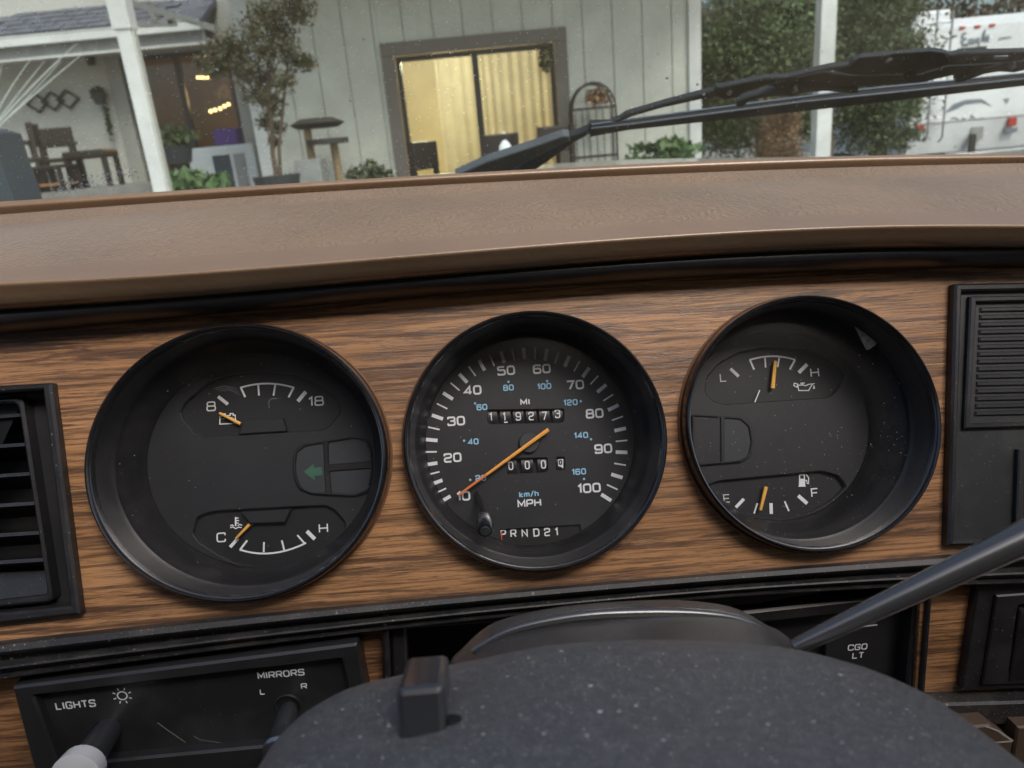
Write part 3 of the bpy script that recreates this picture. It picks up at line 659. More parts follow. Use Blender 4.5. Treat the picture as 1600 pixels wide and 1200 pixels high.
# chandelier
chx = wp(345, 168, Yw + 1.2)
t = thing('chandelier', 'chandelier with a row of glowing bulbs inside the dark sliding door', 'lamp', WF, tuple(chx))
bulb = mat('warm_bulb', (1, .8, .5), .4, emit=((1, .62, .22), 5))
part(t, 'bar', bar((chx.x - .3, chx.y, chx.z + .02), (chx.x + .3, chx.y, chx.z + .1), .02, .02), M['darkwood'])
part(t, 'rod', tube([(chx.x, chx.y, chx.z + .05), (chx.x, chx.y, szt + .6)], .008, 6), M['darkwood'])
def ico(c, r):
    bm = bmesh.new(); bmesh.ops.create_icosphere(bm, subdivisions=2, radius=r); bm.verts.index_update()
    g = [v.co + Vector(c) for v in bm.verts], [tuple(v.index for v in f.verts) for f in bm.faces]; bm.free(); return g
for px, py in ((329, 174), (336, 172), (344, 170), (357, 163), (351, 166)):
    q = wp(px, py, Yw + 1.2); part(t, 'bulb', ico(q, .028), bulb, smooth=True)
t = thing('ceiling_lamp', 'small row of warm bulbs above the chandelier in the dark sliding door', 'lamp', WF, tuple(wp(318, 121, Yw + 2)))
q = wp(318, 121, Yw + 2)
part(t, 'rod', tube([(q.x, q.y, q.z + .03), (q.x, q.y, szt + .6)], .008, 6), M['darkwood'])
part(t, 'bar', bar((q.x - .13, q.y, q.z + .03), (q.x + .13, q.y, q.z + .04), .02, .02), M['darkwood'])
for px in (309, 314, 319, 324): part(t, 'bulb', ico(wp(px, 121, Yw + 2), .025), bulb, smooth=True)
point_light('chandelier_light', (chx.x, chx.y + .2, chx.z + .2), 50, (1, .62, .3), .15)
# wall art: three diamonds
Ya = Yw - .04
t = thing('wall_art', 'dark metal wall art of three linked diamonds on the pale wall', 'wall art', WF, tuple(wp(82, 158, Ya)))
for px, py in ((58, 161), (82, 158), (106, 155)):
    c = wp(px, py, Ya); r1, r2 = .175, .135
    V = []
    for yy in (-.02, .02):
        for r in (r1, r2): V += [(c.x + r, Ya + yy, c.z), (c.x, Ya + yy, c.z + r * .82), (c.x - r, Ya + yy, c.z), (c.x, Ya + yy, c.z - r * .82)]
    f = []
    for i in range(4):
        j = (i + 1) % 4; f += [(i, j, 4 + j, 4 + i), (8 + i, 12 + i, 12 + j, 8 + j), (i, 8 + i, 8 + j, j), (4 + i, 4 + j, 12 + j, 12 + i)]
    part(t, 'diamond', (V, f), M['darkframe'])
# wall lamp + hanging plant
q = wp(141, 92, Yw - .1)
t = thing('wall_lamp', 'small dark wall lamp left of the sliding door', 'lamp', WF, tuple(q))
part(t, 'shade', tube([(q.x, q.y, q.z - .09), (q.x, q.y, q.z + .07)], [.05, .07], 12), M['darkframe']); part(t, 'bracket', box(q.x - .03, q.x + .03, q.y, Yw - .002, q.z + .02, q.z + .07), M['darkframe'])
q = wp(158, 165, Yw - .15)
t = thing('hanging_plant', 'trailing plant in a dark hanging pot on the pale wall', 'plant', WF, tuple(q))
part(t, 'pot', tube([(q.x, q.y, q.z + .02), (q.x, q.y, q.z + .17)], [.07, .11], 14), M['terracotta'])
part(t, 'foliage', join(leaves((q.x, q.y, q.z + .17), (.13, .1, .10), 160, .07, seed=21), leaves((q.x + .04, q.y, q.z - .2), (.05, .05, .34), 120, .06, seed=22)), M['leaf_dark'], fix=False)
part(t, 'bracket', box(q.x - .01, q.x + .01, q.y, Yw - .002, q.z + .25, q.z + .27), M['darkframe'])

# furniture on the rear deck
Yc = Yw - .9
cs = wp(90, 270, Yc); chair_z = wdeck
plain_chair(Xp(88, 240, Yc), Yc, chair_z, .95, 'dark armchair with curved back under the diamond wall art', 'armchair', ang=rad(15), arms=True)
q = wp(150, 250, Yc - .1)
t = thing('bench', 'dark upholstered bench between armchair and sliding door', 'bench', WF, (q.x, Yc, chair_z))
part(t, 'seat', bbox(Xp(112, 250, Yc), Xp(178, 250, Yc), Yc - .25, Yc + .2, Zp(150, 247, Yc), Zp(150, 234, Yc) , .03), M['darkwood'])
for xx in (Xp(116, 250, Yc), Xp(174, 250, Yc)):
    for yy in (Yc - .2, Yc + .15): part(t, 'leg', box(xx - .03, xx + .03, yy - .03, yy + .03, chair_z, Zp(150, 247, Yc)), M['darkwood'])
Yt = Yc - .5
plain_chair(Xp(32, 250, Yt), Yt, chair_z, 1.0, 'dark armchair at the far left beside the blue-grey cover', 'armchair', ang=rad(-70), arms=True)
t = thing('low_table', 'low dark table with an orange wooden shelf on the rear deck', 'table', WF, (Xp(90, 275, Yt), Yt, chair_z))
tx0, tx1 = Xp(62, 260, Yt), Xp(108, 260, Yt); tz = Zp(85, 258, Yt)
part(t, 'tabletop', bbox(tx0, tx1, Yt - .25, Yt + .25, tz - .04, tz, .008), M['darkwood'])
part(t, 'shelf', box(tx0 + .04, tx1 - .04, Yt - .22, Yt + .22, max(chair_z + .08, tz - .28), max(chair_z + .11, tz - .25)), M['orangewood'])
for xx in (tx0 + .03, tx1 - .03):
    for yy in (Yt - .22, Yt + .22): part(t, 'leg', box(xx - .025, xx + .025, yy - .025, yy + .025, chair_z, tz - .04), M['darkwood'])
# blue grey cover at the left edge
Yb = 3.2
V = [wp(-90, 225, Yb), wp(-40, 198, Yb), wp(-14, 206, Yb), wp(0, 250, Yb), wp(22, 310, Yb), wp(34, 360, Yb), wp(-90, 360, Yb)]
n = len(V); V2 = [v + Vector((-.06, .3, 0)) for v in V]
solo('covered_barbecue', WF, (V + V2, [tuple(range(n)), tuple(range(2 * n - 1, n - 1, -1))] + [(i, n + i, n + (i + 1) % n, (i + 1) % n) for i in range(n)]), M['bluegrey'], 'blue-grey fabric cover at the far left edge outside', 'cover')

# porch posts
def post(px, pyc, Y, w, label, brackets=False):
    c = Xp(px, pyc, Y)
    t = thing('porch_post', label, 'post', WF, (c, Y, 0), 'white posts of the porch')
    part(t, 'shaft', bbox(c - w / 2, c + w / 2, Y - w / 2, Y + w / 2, 0, 3.45, .006), M['whitepaint'])
    part(t, 'side_shade', box(c + w / 2 + .001, c + w / 2 + .013, Y - w / 2 + .02, Y + w / 2 - .02, 0, 3.4), M['wing'])  # darker strip that paints the shaded side of the post
    part(t, 'capital', bbox(c - w / 2 - .014, c + w / 2 + .014, Y - w / 2 - .014, Y + w / 2 + .014, Zp(px, 45, Y) if brackets else 3.3, 3.46, .006), M['whitepaint'])
    return t
post(220, 150, 5.6, .098, 'white post in front of the dark sliding door', True)
post(1286, 120, 7.2, .135, 'white post between the leafy trees, left of the camper')
# beam and truss at upper left
t = thing('porch_truss', 'grey white lattice bracket beside the left post under the roof', 'truss', WF, tuple(wp(250, 20, 5.7)))
for a_, b_ in (((200, 2), (335, 45)), ((215, 38), (275, 36)), ((260, 20), (270, 38)), ((235, 12), (245, 38)), ((290, 30), (336, 44))):
    part(t, 'rail', bar(wp(*a_, 7.6), wp(*b_, 7.6), .05, .05, (0, 1, 0)), M['wing'])
solo('porch_beam', WF, box(-5, Xp(1310, 0, 7.2), 5.53, 5.67, 3.465, 3.65), M['whitepaint'], 'white beam over the left porch post', 'beam')

# ---- indoor tree in pot (thin, fine leaved)
Yp = 6.6
b0 = wp(432, 275, Yp); t = thing('potted_tree', 'slender fine-leaved tree in a round pot before the white corner', 'tree', WF, (b0.x, Yp, deck_z))
part(t, 'pot', tube([(b0.x, Yp, b0.z - .3), (b0.x, Yp, b0.z + .005)], [.13, .2], 20), M['terracotta'])
trunkpts = [wp(432, 276, Yp), wp(426, 240, Yp), wp(424, 190, Yp), wp(418, 130, Yp), wp(425, 70, Yp), wp(440, 20, Yp), wp(452, -30, Yp)]
part(t, 'trunk', tube(trunkpts, [.022, .02, .018, .014, .011, .008, .004], 8), M['bark'], smooth=True)
part(t, 'trunk', tube([wp(438, 276, Yp), wp(436, 230, Yp), wp(442, 170, Yp), wp(448, 110, Yp), wp(460, 60, Yp)], [.018, .015, .012, .009, .005], 8), M['bark'], smooth=True)
gs = []; tw = []
for i, (px, py, rr) in enumerate(((455, 5, 40), (470, 20, 26), (430, 30, 30), (395, 50, 34), (360, 70, 30), (335, 85, 24), (410, 80, 34), (445, 75, 28), (465, 95, 22), (480, 98, 16), (385, 110, 30), (350, 105, 24), (415, 125, 30), (445, 128, 22), (400, 150, 26), (425, 165, 22), (415, 190, 18), (435, 200, 14), (375, 85, 28), (330, 110, 16), (440, 50, 26), (405, 20, 22), (312, 95, 12), (428, 222, 12))):
    c = wp(px, py, Yp + random.uniform(-.15, .15)); r = rr * Yp / F
    gs.append(leaves(c, (r, r, r * .8), int(13 * rr), .034, seed=100 + i, shell=.05))
    tw.append(tube([wp(424, min(220, py + 60), Yp), wp((px + 424) / 2, py + 22, Yp), c], [.007, .005, .002], 5))
part(t, 'branches', join(*tw), M['bark'])
part(t, 'foliage', join(*gs), M['leaf_brown'], fix=False)
# white appliance box, purple cloth, planters
Yq = 8.9
t = thing('outdoor_cabinet', 'white cabinet with dark door beside the potted tree', 'cabinet', WF, tuple(wp(365, 270, Yq)))
q0, q1 = wp(305, 300, Yq), wp(408, 222, Yq)
part(t, 'body', bbox(q0.x, Xp(400, 250, Yq), Yq, Yq + .5, 0, q1.z, .02), M['whitepaint'])
part(t, 'door', box(Xp(335, 260, Yq), Xp(362, 260, Yq), Yq - .012, Yq - .001, .3, q1.z - .1), M['bluegrey'])
part(t, 'door', box(Xp(368, 260, Yq), Xp(385, 260, Yq), Yq - .012, Yq - .001, .3, q1.z - .1), M['stonegrey'])
q = wp(360, 208, Yq + .4); solo('purple_cushion', WF, bbox(q.x - .14, q.x + .14, Yq + .2, Yq + .42, q1.z + .001, q1.z + .19, .03), M['purple'], 'purple cushion lying on the white cabinet', 'cushion')
def planter(px, py, Y, r, h, lab, leafm, n, rad_, kind='potted_plant', sz=.07, seed=0, fl=None):
    c = wp(px, py, Y); t = thing(kind, lab, 'plant', WF, (c.x, Y, c.z - h))
    part(t, 'pot', tube([(c.x, Y, c.z - h), (c.x, Y, c.z)], [r * .75, r], 18), M['terracotta'])
    part(t, 'foliage', leaves((c.x, Y, c.z + rad_[2] * .7), rad_, n, sz, seed=seed, shell=.1), leafm, fix=False); return c, h
c, h = planter(276, 228, 7.4, .14, .16, 'flowering plant in a dark round pot right of the left post', M['leaf'], 260, (.24, .2, .12), seed=31)
solo('plant_stand', WF, tube([(c.x, 7.4, 0), (c.x, 7.4, c.z - h - .001)], .05, 12), M['darkwood'], 'dark column stand under the round pot', 'stand')
for i, (px, py) in enumerate(((300, 285), (335, 290), (270, 292))):
    q = wp(px, py, 6.2)
    lab = ('bright green leafy plant low beside the left post', 'bright green leafy plant low in front of the white cabinet', 'small bright green plant directly behind the left post')[i]
    solo('leafy_plant', WF, leaves((q.x, 6.2, q.z), (.16, .14, .13), 190, .10, seed=40 + i, shell=.1), M['leaf_bright'], lab, 'plant', fix=False)
solo('planting_bed', WF, box(Xp(240, 300, 6.2), Xp(420, 300, 6.2), 5.9, 6.5, .001, Zp(330, 302, 6.2)), M['stonegrey'], 'low grey planting bed behind the left post', 'planter')
# cat-tree like stands
Ys = 7.7
t = thing('cat_tree', 'cat tree with two dark round platforms on pale poles', 'cat tree', WF, (Xp(500, 250, Ys), Ys, 0))
q = wp(495, 190, Ys); part(t, 'platform', tube([(q.x, Ys, q.z - .06), (q.x, Ys, q.z - .02), (q.x, Ys, q.z + .03)], [.2, .27, .16], 20), M['plush'])
q2 = wp(512, 220, Ys - .1); part(t, 'platform', tube([(q2.x, Ys - .1, q2.z - .03), (q2.x, Ys - .1, q2.z + .02)], [.2, .2], 20), M['plush'])
for px, zt in ((486, q.z - .06), (524, q2.z - .03)):
    xx = Xp(px, 230, Ys); part(t, 'pole', tube([(xx, Ys - .05, deck_z), (xx, Ys - .05, zt)], .04, 12), M['palewood'])
solo('grey_planter', WF, bbox(Xp(473, 262, Ys - .5), Xp(512, 262, Ys - .5), Ys - .8, Ys - .5, deck_z - .3, Zp(490, 248, Ys - .5), .01), M['stonegrey'], 'square pale grey planter below the cat tree', 'planter')
solo('dark_shrub', WF, leaves((Xp(580, 270, 7), 7, Zp(580, 272, 7)), (.25, .2, .12), 260, .07, seed=60, shell=.1), M['leaf_dark'], 'low dark shrub left of the patio door', 'plant', fix=False)
# long pale curved streaks at left
t = thing('pale_streaks', 'long pale arching streaks at the upper left outside', 'grass plant', WF, tuple(wp(-30, 230, 3.0)))
for i, (e, mid) in enumerate((((120, 68), (45, 135)), ((128, 85), (60, 140)), ((52, 88), (10, 140)), ((70, 95), (25, 150)), ((5, 95), (-8, 150)), ((95, 95), (40, 160)))):
    pts = []
    s0 = Vector((-30, 225)); m0 = Vector(mid); e0 = Vector(e)
    for k in range(9):
        u = k / 8; p = s0 * (1 - u) ** 2 + m0 * 2 * u * (1 - u) + e0 * u * u; pts.append(wp(p.x, p.y, 3.0 + .2 * i))
    part(t, 'blade', tube(pts, [.0055 * (1 - .8 * k / 8) for k in range(9)], 5), M['blade'], smooth=True)
# ---- trees right
def tree(px0, px1, py0, py1, Y, dp, n, lab, trunk_px, seed, mm=None, size=.06, extra=()):
    cx_ = Xp((px0 + px1) / 2, 120, Y); rx = (Xp(px1, 120, Y) - Xp(px0, 120, Y)) / 2; z1, z0 = Zp((px0 + px1) / 2, py0, Y), Zp((px0 + px1) / 2, py1, Y)
    t = thing('leafy_tree', lab, 'tree', WF, (Xp(trunk_px, 200, Y), Y, 0))
    tx = Xp(trunk_px, 200, Y)
    part(t, 'trunk', tube([(tx, Y, 0), (tx + .05, Y, 1), (tx - .05, Y, 2), (tx, Y, (z0 + z1) / 2 + .6)], [.16, .13, .10, .03], 10), M['bark'], smooth=True)
    br = []
    for k in range(9):
        a = k * 2.4; zz = 1.2 + k * .25; br.append(tube([(tx, Y, zz), (tx + rx * .5 * math.cos(a), Y + dp * .5 * math.sin(a), zz + .5), (tx + rx * .8 * math.cos(a), Y + dp * .8 * math.sin(a), zz + .8)], [.05, .03, .01], 6))
    part(t, 'branches', join(*br), M['bark'])
    g = [leaves((cx_, Y, (z0 + z1) / 2), (rx, dp, (z1 - z0) / 2), n, size, clumps=90, seed=seed, shell=.15)]
    for (ex, ey, er) in extra: g.append(leaves(wp(ex, ey, Y), (er * Y / F, dp * .5, er * Y / F), int(er * 45), size, clumps=9, seed=seed + ex, shell=.1))
    part(t, 'foliage', join(*g), mm or M['leaf'], fix=False)
tree(1075, 1290, -60, 262, 11.5, 1.3, 30000, 'dense green tree between the house corner and the white post', 1190, 201, extra=((1120, 60, 44), (1250, 90, 44), (1130, 190, 36), (1260, 190, 34), (1180, 30, 40)))
tree(1258, 1425, -80, 250, 12.5, 1.4, 30000, 'dense green tree between the white post and the camper', 1370, 202, extra=((1422, 20, 38), (1402, 95, 34), (1395, 165, 30), (1380, 210, 30), (1412, 215, 20)))
tree(1130, 1430, -120, 150, 15.5, 1.2, 16000, 'taller pale green tree behind the two dense ones', 1290, 203, M['leaf'])
q = wp(1215, 215, 9.6)
g = ico((0, 0, 0), 1); V = []
for v in g[0]:
    k = 1 + .12 * math.sin(v.x * 5 + 1) * math.cos(v.z * 4); V.append((q.x + v.x * .36 * k, 9.6 + v.y * .3 * k, q.z - .1 + v.z * .62 * k))
solo('rust_shrub', WF, join(leaves((q.x, 9.6, q.z - .05), (.33, .3, .5), 8000, .032, clumps=26, seed=77, shell=.2)), leaf_mat('rust_leaves', [(.22, .12, .06), (.30, .18, .09), (.16, .10, .06), (.26, .2, .11)]), 'rust brown dry shrub in front of the green trees', 'shrub', fix=False)
# far wood
solo('far_wood', WF, join(*[leaves((x_, 42, 4.2), (6, 2, 5.2), 5000, .45, clumps=50, seed=300 + k, shell=.1) for k, x_ in enumerate((2, 12, 22, 32, 42, -8, -18, -28))]), M['leaf_far'], None, None, kind='stuff', fix=False)
# ---- camper trailer
Yv = 15.0
vz0 = Zp(1500, 236, Yv); vz1 = Zp(1520, 24, Yv); vx0 = Xp(1418, 240, Yv) ; vx1 = vx0 + 2.5
camper = thing('camper_trailer', 'white fifth-wheel camper trailer with rear ladder parked beyond the trees', 'camper', WF, ((vx0 + vx1) / 2, Yv, 0))
zm = vz0 + .55
prof = [(Yv + .10, vz0), (Yv, zm), (Yv + .12, vz1 - .18), (Yv + .30, vz1), (Yv + 7.5, vz1), (Yv + 7.5, vz0)]
def extrude_x(prof, x0, x1):
    n = len(prof); V = [(x0, a, b) for a, b in prof] + [(x1, a, b) for a, b in prof]
    return V, [tuple(range(n)), tuple(range(2 * n - 1, n - 1, -1))] + [(i, n + i, n + (i + 1) % n, (i + 1) % n) for i in range(n)]
part(camper, 'body', extrude_x(prof, vx0, vx1), M['rv'])
part(camper, 'roof_cover', bbox(vx0 + .5, vx0 + 1.2, Yv + 1, Yv + 1.8, vz1, vz1 + .25, .04), M['rv'])
VF = Frame((0, Yv + .06, 0), (1, 0, 0), (0, 0, 1))
def rvp(px, py, o=-.02):
    p = wp(px, py, Yv + o); return p
def rvy(z): return Yv + .12 * max(0, min(1, (z - zm) / (vz1 - .18 - zm)))
for px, py in ((1510, 42), (1534, 40), (1557, 38)):
    q = rvp(px, py); part(camper, 'clearance_light', bbox(q.x - .055, q.x + .055, rvy(q.z) - .03, rvy(q.z) + .02, q.z - .025, q.z + .025, .008), M['red'])
part(camper, 'window', box(Xp(1500, 78, Yv), Xp(1545, 78, Yv), rvy(Zp(1522, 78, Yv)) - .02, Yv + .16, Zp(1522, 84, Yv), Zp(1522, 73, Yv)), M['darkframe'])
for zz_ in (zm + .02, zm + 1.15): part(camper, 'trim_strip', box(vx0 + .02, vx1 - .02, rvy(zz_) - .012, rvy(zz_) + .03, zz_ - .012, zz_ + .012), M['stonegrey'])
for px, py, w_, h_ in ((1437, 200, .08, .05), (1581, 190, .08, .08)):
    q = rvp(px, py); tl = part(camper, 'tail_light', bbox(q.x - w_, q.x + w_, Yv - .06, Yv + .02, q.z - h_, q.z + h_, .015), M['red'])
q = rvp(1579, 203); part(camper, 'reverse_light', bbox(q.x - .12, q.x + .12, Yv - .05, Yv + .01, q.z - .05, q.z + .04, .01), M['rvgrey'])
lad = []
for px in (1452, 1476):
    lad.append(tube([wp(px + 14, 15, Yv - .18), wp(px + 6, 100, Yv - .2), wp(px - 4, 215, Yv - .2), wp(px - 10, 222, Yv - .14)], .02, 8))
for py in (35, 65, 95, 125, 155, 185): lad.append(tube([wp(1452 + 12 - (py - 15) * .085, py, Yv - .2), wp(1476 + 12 - (py - 15) * .085, py, Yv - .2)], .015, 6))
part(camper, 'ladder', join(*lad), M['steel'])
q = rvp(1528, 208); part(camper, 'licence_plate', box(q.x - .12, q.x + .12, Yv + .0, Yv + .02, q.z - .12, q.z + .12), M['stonegrey'])
q = rvp(1517, 222); part(camper, 'spare_bracket', box(q.x - .05, q.x + .05, Yv - .1, Yv - .02, q.z - .3, q.z + .15), M['darkframe'])
part(camper, 'bumper', bbox(vx0 + .1, vx1 - .1, Yv - .12, Yv + .05, vz0 - .16, vz0 - .04, .02), M['steel'])
for xx in (vx0 + .05, vx1 - .3):
    for yy in (Yv + 3.2, Yv + 4.2):
        part(camper, 'wheel', ([(xx + a_, yy + .36 * math.cos(k * math.pi / 10), .36 + .36 * math.sin(k * math.pi / 10)) for a_ in (0, .25) for k in range(20)], [tuple(range(20)), tuple(range(39, 19, -1))] + [(k, (k + 1) % 20, 20 + (k + 1) % 20, 20 + k) for k in range(20)]), M['rubber'])
# writing and swooshes of the camper (script word)
FV = wall_frame(Yv - .015)
def fvp(px, py):
    p = wp(px, py, Yv - .015); return (p.x, p.z)
word = [[(1516, 50), (1510, 53), (1509, 58), (1514, 60), (1508, 64), (1510, 70), (1518, 69)],
        [(1524, 60), (1520, 62), (1520, 67), (1524, 67), (1526, 61), (1526, 68)],
        [(1534, 59), (1530, 61), (1530, 65), (1534, 65), (1536, 59), (1534, 72), (1529, 76), (1526, 74)],
        [(1540, 64), (1543, 50), (1545, 47), (1544, 52), (1541, 64)], [(1546, 60), (1550, 59), (1549, 55), (1546, 58), (1546, 63), (1551, 62)]]
g = join(*[(lambda r: ([(v[0], v[1], .004) for v in r[0]], r[1]))(ribbon([fvp(*p) for p in st],   .045, 0)) for st in word])
def inF(t, name, g, m, parent=None):   # geometry given as (x, z, n) on FV
    return part(t, name, ([(v[0], rvy(v[1]) - .008 - v[2], v[1]) for v in g[0]], g[1]), m, parent)
inF(camper, 'lettering', g, M['rvgrey'])
sw = [(1478, 176), (1490, 163), (1510, 156), (1535, 154), (1552, 166), (1535, 160), (1510, 163), (1492, 172)]
q = [fvp(*p) for p in sw]; inF(camper, 'swoosh', ([(a_, b_, .004) for a_, b_ in q], [tuple(range(len(q)))]), M['rvgrey'])
g = join(*[(lambda r: ([(v[0], v[1], .004) for v in r[0]], r[1]))(ribbon([fvp(*p) for p in st], .03, 0)) for st in ([(1486, 186), (1492, 184), (1498, 187)], [(1502, 186), (1510, 185)], [(1515, 187), (1519, 181), (1524, 186)], [(1528, 186), (1538, 184)], [(1570, 156), (1577, 155), (1573, 162)], [(1478, 56), (1486, 60), (1494, 57)], [(1566, 60), (1576, 58), (1586, 57)])])
inF(camper, 'faded_print', g, M['rvgrey'])

# ================================================================== THE TRUCK
# hood beyond the windshield
hp = [(560, 285), (700, 270), (860, 256), (960, 250), (1060, 247.5), (1200, 246), (1400, 243), (1650, 240)]
edge = [wp(x, y, 1.35) for x, y in hp]
V = []; n = len(edge)
for e in edge: V += [e, e + Vector((0, .12, -.05)), e + Vector((0, -.3, -.012)), e + Vector((0, -.62, -.05))]
for e in edge: V += [e + Vector((0, .12, -.12)), e + Vector((0, -.62, -.12))]
f = []
for i in range(n - 1):
    for a_, b_ in ((1, 0), (0, 2), (2, 3)): f.append((4 * i + a_, 4 * i + 4 + a_, 4 * i + 4 + b_, 4 * i + b_))
    k = 4 * n + 2 * i; f += [(4 * i + 1, k, k + 2, 4 * i + 5), (4 * i + 3, 4 * i + 7, k + 3, k + 1), (k, k + 1, k + 3, k + 2)]
hood = solo('truck_hood', WF, (V, f), M['cream'], 'cream painted hood just visible beyond the dash pad', 'hood', smooth=True)

# windshield
ws = thing('windshield', 'dusty windshield with specks and dried drops above the dash pad', 'windshield', GF, (0, .2, 0))
part(ws, 'glass', box(-.75, .75, -.06, .62, -.005, 0), M['windshield'])
def speck_mesh(lst, n0):
    V, Fc = [], []
    for (u, v, r) in lst:
        k = len(V); m = 6; a0 = random.random() * 3
        V.append((u, v, n0 + r * .35))
        for i in range(m): V.append((u + r * (.75 + .5 * random.random()) * math.cos(a0 + i * 2 * math.pi / m), v + r * (.75 + .5 * random.random()) * math.sin(a0 + i * 2 * math.pi / m), n0))
        for i in range(m): Fc.append((k, k + 1 + i, k + 1 + (i + 1) % m))
    return V, Fc
sp = []
for i in range(2300):
    px, py = random.uniform(-40, 1640), random.uniform(-30, 300)
    if px > 1000 and random.random() < .5: continue
    q = GF.P(px, py, 0); sp.append((q.x, q.y, random.choice((.00022, .00028, .00035, .0005))))
for i in range(14):
    px, py = random.uniform(0, 1100), random.uniform(0, 260); q = GF.P(px, py, 0); sp.append((q.x, q.y, .0011 + .0005 * random.random()))
part(ws, 'dust_specks', speck_mesh(sp, .0004), M['speck'], kind='stuff', fix=False)
sp = []
for i in range(170):
    a_ = random.random(); px = 85 + 125 * a_ + random.gauss(0, 6); py = 300 - 32 * a_ + random.gauss(0, 7); q = GF.P(px, py, 0); sp.append((q.x, q.y, random.uniform(.0004, .0011)))
for i in range(200):
    px = random.uniform(380, 680); py = 276 - (px - 380) * .03 - abs(random.gauss(0, 12)); q = GF.P(px, py, 0); sp.append((q.x, q.y, random.uniform(.0002, .0005)))
part(ws, 'dried_drops', speck_mesh(sp, .0004), M['speck'], kind='stuff', fix=False)

nt_ = M['speck'].node_tree; o_ = nt_.nodes['Material Output']; b_ = nt_.nodes['Principled BSDF']
tl_ = nt_.nodes.new('ShaderNodeBsdfTranslucent'); tl_.inputs[0].default_value = (1, 1, 1, 1); mx_ = nt_.nodes.new('ShaderNodeMixShader'); mx_.inputs[0].default_value = .6
nt_.links.new(b_.outputs[0], mx_.inputs[1]); nt_.links.new(tl_.outputs[0], mx_.inputs[2]); nt_.links.new(mx_.outputs[0], o_.inputs[0])
# ---- wiper, outside the glass
wn0 = -.022
def c3(x, y): return (980 + x / 2.58, y / 2.58)
def c6(x, y): return (700 + x / 1.778, 60 + y / 1.778)
wiper = thing('wiper', 'black windshield wiper with riveted metal bridges and a rubber blade', 'wiper', GF, tuple(GF.P(1250, 150, wn0)))
def gpoly(pts, n): return pxpoly(GF, pts, n)
def wslab(name, pts, n1, th, m, ch=.0008, parent=None, label=None): return part(wiper, name, slab(gpoly(pts, n1), n1, n1 - th, ch), m, parent, label=label)
bl = wslab('blade', [c6(390, 257), c6(396, 240), c6(450, 238), c3(0, 505), c3(700, 410), c3(1620, 312), c3(1900, 285), c3(1900, 320), c3(1620, 346), c3(700, 452), c3(0, 527), c6(396, 275)], wn0 + .004, .007, M['rubber'])
part(wiper, 'rail', join(slab(gpoly([c6(400, 240), c3(0, 484), c3(440, 426), c3(930, 364), c3(1620, 296), c3(1900, 270), c3(1900, 277), c3(1620, 303), c3(930, 372), c3(440, 434), c3(0, 491), c6(400, 244)], wn0 + .007), wn0 + .007, wn0 + .005, .0003)), M['rail'])
part(wiper, 'rail', slab(gpoly([c6(398, 250), c3(0, 503), c3(700, 412), c3(1620, 316), c3(1900, 289), c3(1900, 292), c3(1620, 320), c3(700, 416), c3(0, 507), c6(398, 253)], wn0 + .0065), wn0 + .0065, wn0 + .005, .0002), M['steel'])
bo = gpoly([c6(455, 232), c3(-30, 482), c3(0, 462), c3(160, 415), c3(350, 366), c3(362, 350), c3(380, 352), c3(560, 316), c3(650, 312), c3(820, 272), c3(900, 262), c3(915, 244), c3(950, 232), c3(1230, 208), c3(1275, 212), c3(1310, 224), c3(1345, 216), c3(1620, 209), c3(1900, 205), c3(1900, 225),
      c3(1620, 226), c3(1590, 246), c3(1380, 262), c3(1290, 266), c3(1180, 300), c3(960, 306), c3(900, 304), c3(850, 290), c3(790, 288), c3(690, 312), c3(560, 346), c3(470, 378), c3(440, 398), c3(390, 404), c3(362, 392), c3(300, 402), c3(130, 440), c3(20, 472), c6(470, 236)], wn0 + .016)
bh = [gpoly([c3(*p) for p in h], wn0 + .016) for h in ([(1370, 243), (1395, 232), (1440, 230), (1425, 244)], [(1470, 244), (1482, 228), (1558, 226), (1545, 244)], [(640, 322), (690, 316), (686, 326), (640, 336)])]
part(wiper, 'bridge', join(panel(bo, bh, wn0 + .016, wn0 + .010, .001), panel(bo, bh, wn0 + .0101, wn0 + .0099)), M['wiper'])
wslab('bridge_web', [c3(560, 346), c3(790, 290), c3(900, 306), c3(1180, 302), c3(1300, 268), c3(1400, 264), c3(1590, 248), c3(1600, 262), c3(1330, 300), c3(1180, 335), c3(900, 352), c3(700, 356), c3(620, 350)], wn0 + .011, .003, M['rubber'], .0004)
wslab('yoke', [c3(440, 414), c3(480, 398), c3(560, 376), c3(640, 350), c3(690, 346), c3(720, 356), c3(800, 354), c3(900, 360), c3(932, 358), c3(934, 376), c3(905, 378), c3(800, 368), c3(715, 376), c3(670, 388), c3(560, 392), c3(490, 410), c3(468, 430), c3(442, 434)], wn0 + .014, .008, M['wiper'], .0006)
wslab('yoke', [c3(1325, 316), c3(1370, 305), c3(1440, 280), c3(1505, 262), c3(1530, 254), c3(1620, 250), c3(1900, 240), c3(1900, 262), c3(1620, 280), c3(1560, 294), c3(1500, 290), c3(1440, 300), c3(1352, 332), c3(1326, 336)], wn0 + .014, .008, M['wiper'], .0006)
for x_, y_, r_, m_ in ((411, 372, 11, 'steel'), (676, 364, 13, 'steel'), (1552, 267, 14, 'steel'), (1054, 240, 17, 'chrome'), (1102, 240, 15, 'wiper'), (1140, 300, 26, 'wiper'), (1262, 274, 6, 'steel')):
    q = GF.P(*c3(x_, y_), wn0 + .016); rr = r_ / 2.58 * GF.mpp(*c3(x_, y_), wn0 + .016)
    part(wiper, 'rivet', lathe(q.x, q.y, [(rr, wn0 + .012), (rr, wn0 + .0168), (rr * .8, wn0 + .0182), (0.00001, wn0 + .0188)], seg=16), M[m_], smooth=True)
